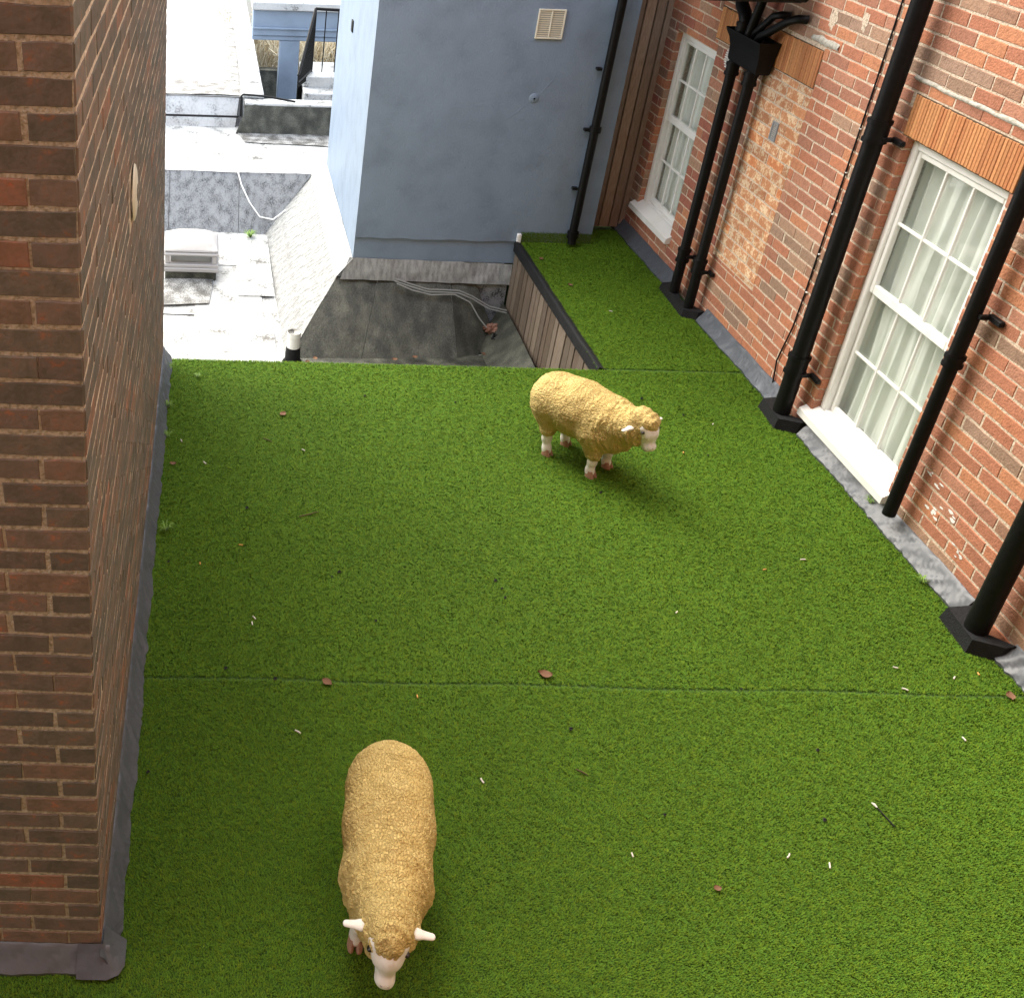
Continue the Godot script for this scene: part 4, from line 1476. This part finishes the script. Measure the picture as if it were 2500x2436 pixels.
		tag(put("rubbish_bag", st, e[3], self), e[2], "rubbish")
		k += 1
	# white vent cover on the side of the wing
	var sv := thing("side_vent", "white vent cover seen edge on high on the side of the brick wing", "vent", Vector3(-0.235, 2.16, -3.95))
	st = new_st()
	var C := []
	for i in 5:
		var row := []
		var a := PI * 0.5 * i / 4.0
		for q in 21: row.append(Vector3(0.002 + sin(a) * 0.013, sin(TAU * q / 20.0) * 0.105 * cos(a * 0.8), cos(TAU * q / 20.0) * 0.10 * cos(a * 0.8)))
		C.append(row)
	grid(st, C, Vector3(1, 0, 0))
	put("cover", st, M.cream, sv)

# ------------------------------------------------------------------ sheep
# distance to a capsule that tapers from r0 to r1
static func cone(p: Vector3, a: Vector3, b: Vector3, r0: float, r1: float) -> float:
	var ab := b - a
	var t: float = clamp((p - a).dot(ab) / ab.length_squared(), 0.0, 1.0)
	return p.distance_to(a + ab * t) - lerpf(r0, r1, t)

static func field(p: Vector3, bones: Array, k: float) -> float:
	var d := 1.0
	for b in bones:
		var e := cone(p, b[0], b[1], b[2], b[3])
		if e > d + k: continue
		var h: float = max(k - absf(d - e), 0.0) / k
		d = min(d, e) - h * h * k * 0.25
	return d

# surface nets over the bones: returns [vertices, normals, indices]
func nets(bones: Array, k: float, cell: float) -> Array:
	var lo := Vector3(9, 9, 9)
	var hi := -lo
	for b in bones:
		for e in 2:
			var r: float = b[2 + e] + cell * 3.0
			lo = lo.min(b[e] - Vector3(r, r, r))
			hi = hi.max(b[e] + Vector3(r, r, r))
	var N := Vector3i(((hi - lo) / cell).ceil()) + Vector3i.ONE
	var far := 0.5
	var D := PackedFloat32Array()
	D.resize(N.x * N.y * N.z)
	D.fill(far)
	var S := 4
	var reach := cell * S * 0.87 + cell * 1.5 + k * 0.3
	for bz in range(0, N.z, S):
		for by in range(0, N.y, S):
			for bx in range(0, N.x, S):
				var c := lo + Vector3(bx + S * 0.5, by + S * 0.5, bz + S * 0.5) * cell
				var dc := field(c, bones, k)
				if absf(dc) > reach:
					if dc < 0:
						for z in range(bz, min(bz + S, N.z)):
							for y in range(by, min(by + S, N.y)):
								for x in range(bx, min(bx + S, N.x)): D[x + N.x * (y + N.y * z)] = -far
					continue
				var near := []
				for b in bones:
					if cone(c, b[0], b[1], b[2], b[3]) < reach + k + cell * S: near.append(b)
				for z in range(bz, min(bz + S, N.z)):
					for y in range(by, min(by + S, N.y)):
						for x in range(bx, min(bx + S, N.x)):
							D[x + N.x * (y + N.y * z)] = field(lo + Vector3(x, y, z) * cell, near, k)
	var verts := PackedVector3Array()
	var id := PackedInt32Array()
	id.resize(D.size())
	id.fill(-1)
	var off := []
	for z in 2:
		for y in 2:
			for x in 2: off.append([x, y, z, x + N.x * (y + N.y * z)])
	var edges := [[0, 1], [2, 3], [4, 5], [6, 7], [0, 2], [1, 3], [4, 6], [5, 7], [0, 4], [1, 5], [2, 6], [3, 7]]
	for z in N.z - 1:
		for y in N.y - 1:
			var base := N.x * (y + N.y * z)
			for x in N.x - 1:
				var i := base + x
				var v0 := D[i]
				if v0 >= far and D[i + off[7][3]] >= far: continue
				if v0 <= -far and D[i + off[7][3]] <= -far: continue
				var neg := 0
				for o in off:
					if D[i + o[3]] < 0: neg += 1
				if neg == 0 or neg == 8: continue
				var acc := Vector3.ZERO
				var cnt := 0
				for e in edges:
					var A = off[e[0]]
					var B = off[e[1]]
					var da := D[i + A[3]]
					var db := D[i + B[3]]
					if (da < 0) == (db < 0): continue
					var t := da / (da - db)
					acc += Vector3(A[0], A[1], A[2]).lerp(Vector3(B[0], B[1], B[2]), t)
					cnt += 1
				id[i] = verts.size()
				verts.append(lo + (Vector3(x, y, z) + acc / cnt) * cell)
	var idx := PackedInt32Array()
	var sx := 1
	var sy := N.x
	var sz := N.x * N.y
	for z in range(1, N.z - 1):
		for y in range(1, N.y - 1):
			for x in range(1, N.x - 1):
				var i := x + N.x * (y + N.y * z)
				if id[i] < 0 and id[i - sx] < 0 and id[i - sy] < 0 and id[i - sz] < 0: continue
				var a := D[i] < 0
				for ax in 3:
					var s: int = [sx, sy, sz][ax]
					var u: int = [sy, sz, sx][ax]
					var w: int = [sz, sx, sy][ax]
					if (D[i + s] < 0) == a: continue
					var q := [id[i], id[i - u], id[i - u - w], id[i - w]]
					if q.min() < 0: continue
					if a: idx.append_array(PackedInt32Array([q[0], q[2], q[1], q[0], q[3], q[2]]))
					else: idx.append_array(PackedInt32Array([q[0], q[1], q[2], q[0], q[2], q[3]]))
	return [verts, idx]

func net_normals(verts: PackedVector3Array, idx: PackedInt32Array) -> PackedVector3Array:
	var n := PackedVector3Array()
	n.resize(verts.size())
	for i in range(0, idx.size(), 3):
		var a := verts[idx[i]]
		var g := (verts[idx[i + 2]] - a).cross(verts[idx[i + 1]] - a)
		n[idx[i]] += g
		n[idx[i + 1]] += g
		n[idx[i + 2]] += g
	for i in n.size(): n[i] = n[i].normalized()
	return n

func surface_of(mesh: ArrayMesh, verts: PackedVector3Array, idx: PackedInt32Array, mat: Material):
	var a := []
	a.resize(Mesh.ARRAY_MAX)
	a[Mesh.ARRAY_VERTEX] = verts
	a[Mesh.ARRAY_NORMAL] = net_normals(verts, idx)
	a[Mesh.ARRAY_INDEX] = idx
	mesh.add_surface_from_arrays(Mesh.PRIMITIVE_TRIANGLES, a)
	mesh.surface_set_material(mesh.get_surface_count() - 1, mat)

func sheep(label: String, at: Vector3, yaw: float, scale: Vector3, head_turn: float, sd: int):
	var t := thing("sheep_statue", label, "sheep statue", at, Basis(Vector3.UP, yaw) * Basis.from_scale(scale), "sheep statues on the turf")
	var pivot := Vector3(0, 0.42, 0.20)
	var hb := Basis(Vector3.UP, head_turn)
	var hd := func(p: Vector3) -> Vector3: return pivot + hb * (p - pivot)
	var wool := [
		[Vector3(0, 0.332, -0.215), Vector3(0, 0.335, -0.05), 0.154, 0.165],
		[Vector3(0, 0.335, -0.05), Vector3(0, 0.342, 0.12), 0.165, 0.152],
		[Vector3(0, 0.300, 0.09), Vector3(0, 0.290, 0.190), 0.122, 0.118],
		[Vector3(0, 0.335, 0.13), hd.call(Vector3(0, 0.395, 0.300)), 0.145, 0.100],
		[hd.call(Vector3(0, 0.400, 0.30)), hd.call(Vector3(0, 0.438, 0.362)), 0.096, 0.074],
		[hd.call(Vector3(0, 0.466, 0.340)), hd.call(Vector3(0, 0.468, 0.408)), 0.052, 0.036],
	]
	for s in [-1.0, 1.0]:
		wool.append([Vector3(s * 0.050, 0.345, -0.215), Vector3(s * 0.045, 0.350, -0.06), 0.112, 0.114])
		wool.append([Vector3(s * 0.070, 0.285, -0.215), Vector3(s * 0.088, 0.165, -0.180), 0.098, 0.048])
		wool.append([Vector3(s * 0.080, 0.275, 0.105), Vector3(s * 0.080, 0.150, 0.135), 0.092, 0.046])
		wool.append([hd.call(Vector3(s * 0.022, 0.466, 0.340)), hd.call(Vector3(s * 0.018, 0.474, 0.385)), 0.044, 0.030])
		wool.append([hd.call(Vector3(s * 0.036, 0.392, 0.335)), hd.call(Vector3(s * 0.030, 0.360, 0.355)), 0.050, 0.034])
	var r := nets(wool, 0.040, 0.0047)
	var verts: PackedVector3Array = r[0]
	var idx: PackedInt32Array = r[1]
	var nor := net_normals(verts, idx)
	# wool: rolled folds across the body and curls over them
	var curl := noise(sd, 50.0, 1)
	var fold := noise(sd + 1, 1.0, 2)
	var lump := noise(sd + 2, 9.0, 2)
	for i in verts.size():
		var p := verts[i]
		var w := Vector3(lump.get_noise_3dv(p + Vector3(3, 0, 0)), lump.get_noise_3dv(p + Vector3(0, 5, 0)), lump.get_noise_3dv(p + Vector3(0, 0, 7))) * 0.02
		var wave := (p.z + 0.25 * p.y + w.z * 0.9 + w.x * 0.5) * TAU / (0.034 if p.z > 0.10 else 0.027)
		var f: float = pow(0.5 + 0.5 * sin(wave), 0.6) * clampf(0.55 + 1.3 * fold.get_noise_3d(p.x * 12.0, p.y * 12.0, p.z * 14.0), 0.0, 1.0)
		var c: float = min(1.0, absf(curl.get_noise_3dv(p + w)) * 3.4)
		var amp: float = lerp(0.0042, 0.0095, smoothstep(0.02, 0.16, p.z))
		var h := amp * (f - 0.4) + 0.0032 * (c - 0.6) + 0.004 * lump.get_noise_3dv(p)
		verts[i] = p + nor[i] * h
	var mesh := ArrayMesh.new()
	surface_of(mesh, verts, idx, M.wool)
	# face and legs
	var skin := [
		[hd.call(Vector3(0, 0.446, 0.378)), hd.call(Vector3(0, 0.412, 0.410)), 0.060, 0.050],
		[hd.call(Vector3(0, 0.415, 0.398)), hd.call(Vector3(0, 0.340, 0.430)), 0.046, 0.029],
		[hd.call(Vector3(0, 0.380, 0.390)), hd.call(Vector3(0, 0.324, 0.418)), 0.041, 0.027],
	]
	for s in [-1.0, 1.0]:
		skin.append([hd.call(Vector3(s * 0.038, 0.444, 0.396)), hd.call(Vector3(s * 0.028, 0.408, 0.416)), 0.031, 0.023])
		skin.append([hd.call(Vector3(s * 0.011, 0.338, 0.444)), hd.call(Vector3(s * 0.014, 0.332, 0.437)), 0.0195, 0.018])
		skin.append([Vector3(s * 0.088, 0.17, -0.172), Vector3(s * 0.090, 0.105, -0.176), 0.034, 0.027])
		skin.append([Vector3(s * 0.090, 0.105, -0.176), Vector3(s * 0.092, 0.045, -0.162), 0.027, 0.023])
		skin.append([Vector3(s * 0.092, 0.045, -0.162), Vector3(s * 0.093, 0.028, -0.158), 0.026, 0.027])
		skin.append([Vector3(s * 0.078, 0.16, 0.135), Vector3(s * 0.080, 0.095, 0.140), 0.031, 0.026])
		skin.append([Vector3(s * 0.080, 0.095, 0.140), Vector3(s * 0.081, 0.045, 0.137), 0.025, 0.022])
		skin.append([Vector3(s * 0.081, 0.045, 0.137), Vector3(s * 0.082, 0.028, 0.141), 0.025, 0.027])
	var q := nets(skin, 0.018, 0.0042)
	surface_of(mesh, q[0], q[1], M.sheep_white)
	var body := MeshInstance3D.new()
	body.mesh = mesh
	body.name = "body"
	t.add_child(body)
	# ears, eyes, nostrils, hooves
	for s in [-1.0, 1.0]:
		var ear := nets([[Vector3(s * 0.060, 0.436, 0.352), Vector3(s * 0.095, 0.437, 0.352), 0.011, 0.0155], [Vector3(s * 0.095, 0.437, 0.352), Vector3(s * 0.146, 0.432, 0.352), 0.0155, 0.011]], 0.012, 0.003)
		var ev: PackedVector3Array = ear[0]
		for i in ev.size():
			var p := ev[i]
			p.y = 0.436 + (p.y - 0.436) * 0.6
			ev[i] = hd.call(p)
		var em := ArrayMesh.new()
		surface_of(em, ev, ear[1], M.sheep_white)
		var eo := MeshInstance3D.new()
		eo.mesh = em
		eo.name = "ear"
		t.add_child(eo, true)
		var sp := SphereMesh.new()
		sp.radius = 0.011
		sp.height = 0.015
		sp.radial_segments = 16
		sp.rings = 8
		put_mesh("eye", sp, M.eye, t, Transform3D(hb * Basis(Vector3.UP, s * 0.95), hd.call(Vector3(s * 0.0615, 0.432, 0.415))))
		var ns := SphereMesh.new()
		ns.radius = 0.0055
		ns.height = 0.006
		ns.radial_segments = 10
		ns.rings = 6
		put_mesh("nostril", ns, M.nose, t, Transform3D(hb, hd.call(Vector3(s * 0.0115, 0.342, 0.4625))))
		for fz in [[-0.158, 0.093], [0.143, 0.082]]:
			var st := new_st()
			for c in [-1.0, 1.0]:
				# one claw of the cloven hoof
				var lev := [[0.002, 0.016, 0.030, 0.010], [0.004, 0.017, 0.031, 0.010], [0.028, 0.014, 0.024, 0.004], [0.044, 0.012, 0.021, 0.0]]
				var rings := []
				for L in lev:
					var row := []
					for a in 13:
						var an := TAU * a / 12.0
						var zz: float = cos(an) * L[2] + L[3]
						row.append(Vector3(s * fz[1] + c * 0.0145 + sin(an) * L[1] * (1.0 if sin(an) * c > 0 else 0.8), L[0], fz[0] + zz))
					rings.append(row)
				grid(st, rings, Vector3(0, 0.01, 0))
				for a in 12: tri(st, Vector3(s * fz[1] + c * 0.0145, 0.002, fz[0]), rings[0][a], rings[0][a + 1], Vector3.DOWN)
			put("hoof", st, M.hoof, t)
	# mouth line
	var ms := new_st()
	tube(ms, [hd.call(Vector3(-0.024, 0.320, 0.434)), hd.call(Vector3(-0.012, 0.318, 0.450)), hd.call(Vector3(0.0, 0.319, 0.4555)), hd.call(Vector3(0.012, 0.318, 0.450)), hd.call(Vector3(0.024, 0.320, 0.434))], 0.002, 5)
	put("mouth", ms, M.nose, t)

func make_sheep():
	sheep("golden fleeced sheep statue standing near the raised turf strip and the white window", Vector3(2.273, 0.004, -5.555), deg_to_rad(39.0), Vector3(0.99, 0.99, 0.98), deg_to_rad(-10.0), 801)
	sheep("golden fleeced sheep statue beside the end of the brick wing, past the turf seam", Vector3(0.715, 0.004, -2.58), deg_to_rad(-9.0), Vector3(0.91, 1.0, 1.14), deg_to_rad(0.0), 811)

# ------------------------------------------------------------------ litter
func make_litter():
	var rng := RandomNumberGenerator.new()
	rng.seed = 901
	var Y := 0.013
	# cigarette ends
	for e in [[0.66, -5.58], [0.08, -5.42], [0.48, -3.39], [1.21, -3.15], [1.71, -2.81], [3.20, -4.65], [3.27, -3.86], [3.24, -3.72], [3.51, -3.80], [3.34, -3.43], [2.45, -2.78], [0.32, -4.10], [-0.06, -5.65], [2.38, -4.21], [2.31, -2.82], [0.31, -4.06], [3.25, -6.0], [3.1, -7.6]]:
		var st := new_st()
		var a := rng.randf() * TAU
		var d := Vector3(cos(a), 0, sin(a)) * rng.randf_range(0.009, 0.015)
		tube(st, [-d, d * 0.2 + Vector3(rng.randf_range(-0.002, 0.002), 0.001, rng.randf_range(-0.002, 0.002)), d], rng.randf_range(0.0030, 0.0038), 7)
		var o := put("cigarette_end", st, M.paper, self, Vector3(e[0], Y, e[1]))
		tag(o, "white cigarette end lying on the turf", "cigarette end", "white cigarette ends on the turf")
	for e in [[2.96, -4.56], [3.64, -3.83], [1.02, -3.61], [0.27, -4.66], [0.06, -4.50], [2.94, -5.66]]:
		var st := new_st()
		var a := rng.randf() * TAU
		var d := Vector3(cos(a), 0, sin(a)) * rng.randf_range(0.008, 0.012)
		tube(st, [-d, d], 0.0036, 7)
		var o := put("cigarette_filter", st, M.filter, self, Vector3(e[0], Y, e[1]))
		tag(o, "orange cigarette filter lying on the turf", "cigarette end", "orange cigarette filters on the turf")
	# twigs
	for e in [[Vector3(0.59, Y, -4.92), Vector3(0.70, Y, -4.97), "straight brown twig on the turf left of the sheep statues' middle ground"], [Vector3(1.61, Y, -3.22), Vector3(1.65, Y, -3.19), "tiny brown twig on the turf below the seam"], [Vector3(0.43, Y, -5.70), Vector3(0.48, Y, -5.66), "short pale brown twig on the turf near the brick wing"]]:
		var st := new_st()
		var m: Vector3 = (e[0] + e[1]) * 0.5 + Vector3(0.004, 0.002, 0.003)
		tube(st, [e[0], m, e[1]], [0.0028, 0.0034, 0.0018], 6)
		tag(put("twig", st, M.twig, self), e[2], "twig")
	var bs := thing("black_straw", "thin black straw with a white tip on the turf", "straw", Vector3(2.78, Y, -3.02))
	var st2 := new_st()
	tube(st2, [Vector3(-0.008, 0, -0.035), Vector3(0.014, 0, 0.055)], 0.003, 6)
	put("stem", st2, M.black, bs)
	st2 = new_st()
	tube(st2, [Vector3(-0.018, 0, -0.06), Vector3(-0.013, 0.001, -0.05), Vector3(-0.008, 0, -0.036)], [0.002, 0.006, 0.003], 6)
	put("tip", st2, M.paper, bs)
	# leaves
	for e in [[1.62, -3.76, 0.032, "curled brown leaf lying just above the turf seam"], [0.63, -3.68, 0.026, "small brown leaf on the turf seam"], [0.56, -5.98, 0.026, "brown leaf on the bright turf near the far edge"], [3.70, -3.69, 0.026, "brown leaf at the right end of the turf seam by the lead"], [-0.10, -5.40, 0.02, "brown leaf crumb beside the lead of the brick wing"], [1.98, -2.67, 0.016, "dark brown leaf crumb alone on the nearer turf"], [2.82, -8.55, 0.025, "brown leaf on the raised turf strip beside the blue wall"], [2.92, -8.05, 0.022, "pale brown leaf on the raised turf strip near its black edge"]]:
		leaf(Vector3(e[0], Y, e[1]), e[2], M.leaf, e[3], rng)
	for e in [[1.69, -8.42], [1.87, -8.47], [2.48, -8.56], [0.95, -8.33], [1.02, -8.4]]:
		leaf(Vector3(e[0], -0.855, e[1] + 0.05), 0.026, M.leaf, "fallen brown leaf in the dark felt gully", rng, "leaves in the gully")
	leaf(Vector3(2.62, -0.80, -8.40), 0.028, M.pale_leaf, "pale green leaf in the gully beside the boards", rng)
	# dark crumbs of grit
	for e in [[0.40, -3.70], [0.76, -4.46], [0.72, -4.42], [1.10, -6.24], [1.56, -4.36], [1.56, -4.29], [1.54, -4.42], [1.65, -3.44], [2.67, -3.35], [-0.10, -4.51], [0.31, -4.99], [2.31, -5.22], [3.08, -5.64], [1.67, -6.19], [2.53, -2.99], [2.49, -3.70], [0.18, -3.76], [-0.14, -3.16], [0.9, -4.1], [1.9, -3.0], [2.9, -6.3], [3.1, -6.1]]:
		var st := new_st()
		var P := []
		var r := rng.randf_range(0.007, 0.012)
		for i in 5:
			var row := []
			for j in 8:
				var th := PI * i / 4.0
				var ph := TAU * (j % 7) / 7.0
				row.append(Vector3(sin(th) * cos(ph), cos(th) * 0.6, sin(th) * sin(ph)) * r * (0.8 + 0.25 * sin(j % 7 * 2.3 + i)))
			P.append(row)
		grid(st, P, Vector3.UP)
		tag(put("grit_crumb", st, M.pebble, self, Vector3(e[0], Y, e[1])), "small black crumb of grit on the turf", "grit", "black crumbs on the turf")
	# weeds
	var labels := ["bright grass weed at the far end of the brick wing's lead", "bright weed tuft standing alone on the turf near its far edge", "yellow green weed beside the wing's lead, second from its far end", "yellow green weed beside the wing's lead, third from its far end", "green weed tuft halfway along the wing's lead", "small green weed at the lead near the square pipe shoe", "dark green weed growing at the foot of the pipe by the near window"]
	var spots := [[-0.16, -6.53, 0.05], [0.03, -6.43, 0.035], [-0.15, -6.04, 0.05], [-0.14, -5.70, 0.045], [-0.12, -4.77, 0.06], [3.73, -4.49, 0.05], [3.78, -5.12, 0.05]]
	for i in spots.size():
		weed(Vector3(spots[i][0], 0.012 if i < 6 else 0.05, spots[i][1]), spots[i][2], labels[i], rng)
	weed(Vector3(0.56, -0.88, -11.05), 0.09, "clump of bright moss and grass in the valley of the white lower roof", rng, 60)

func leaf(at: Vector3, r: float, mat: Material, label: String, rng: RandomNumberGenerator, group := ""):
	var st := new_st()
	var a := rng.randf() * TAU
	var P := []
	for i in 6:
		var row := []
		for j in 4:
			var u := i / 5.0
			var v := j / 3.0 - 0.5
			var w := sin(PI * clampf(u * 0.9 + 0.08, 0, 1)) * 0.75
			row.append(Vector3((u - 0.5) * 2.0 * r, r * (0.9 * v * v + 0.35 * (u - 0.5) * (u - 0.5) * 2.0 + 0.12 * rng.randf()), v * 2.0 * r * w).rotated(Vector3.UP, a))
		P.append(row)
	grid(st, P, Vector3.UP)
	tag(put("leaf", st, mat, self, at), label, "leaf", group)

func weed(at: Vector3, r: float, label: String, rng: RandomNumberGenerator, n := 26):
	var st := new_st()
	for i in n:
		var a := rng.randf() * TAU
		var d := Vector3(cos(a), 0, sin(a))
		var s := Vector3(-d.z, 0, d.x) * r * 0.045
		var h := r * rng.randf_range(0.35, 0.9)
		var l := r * rng.randf_range(0.4, 1.0)
		var b := d * r * 0.1 * rng.randf()
		var m := b + d * l * 0.5 + Vector3(0, h, 0)
		var tip := b + d * l + Vector3(0, h * 0.75, 0)
		quad(st, b - s, b + s, m + s, m - s, (Vector3.UP - d * 0.6).normalized())
		tri(st, m - s, m + s, tip, (Vector3.UP + d * 0.3).normalized())
	var o := put("weed", st, M.weed, self, at)
	tag(o, label, "weed")
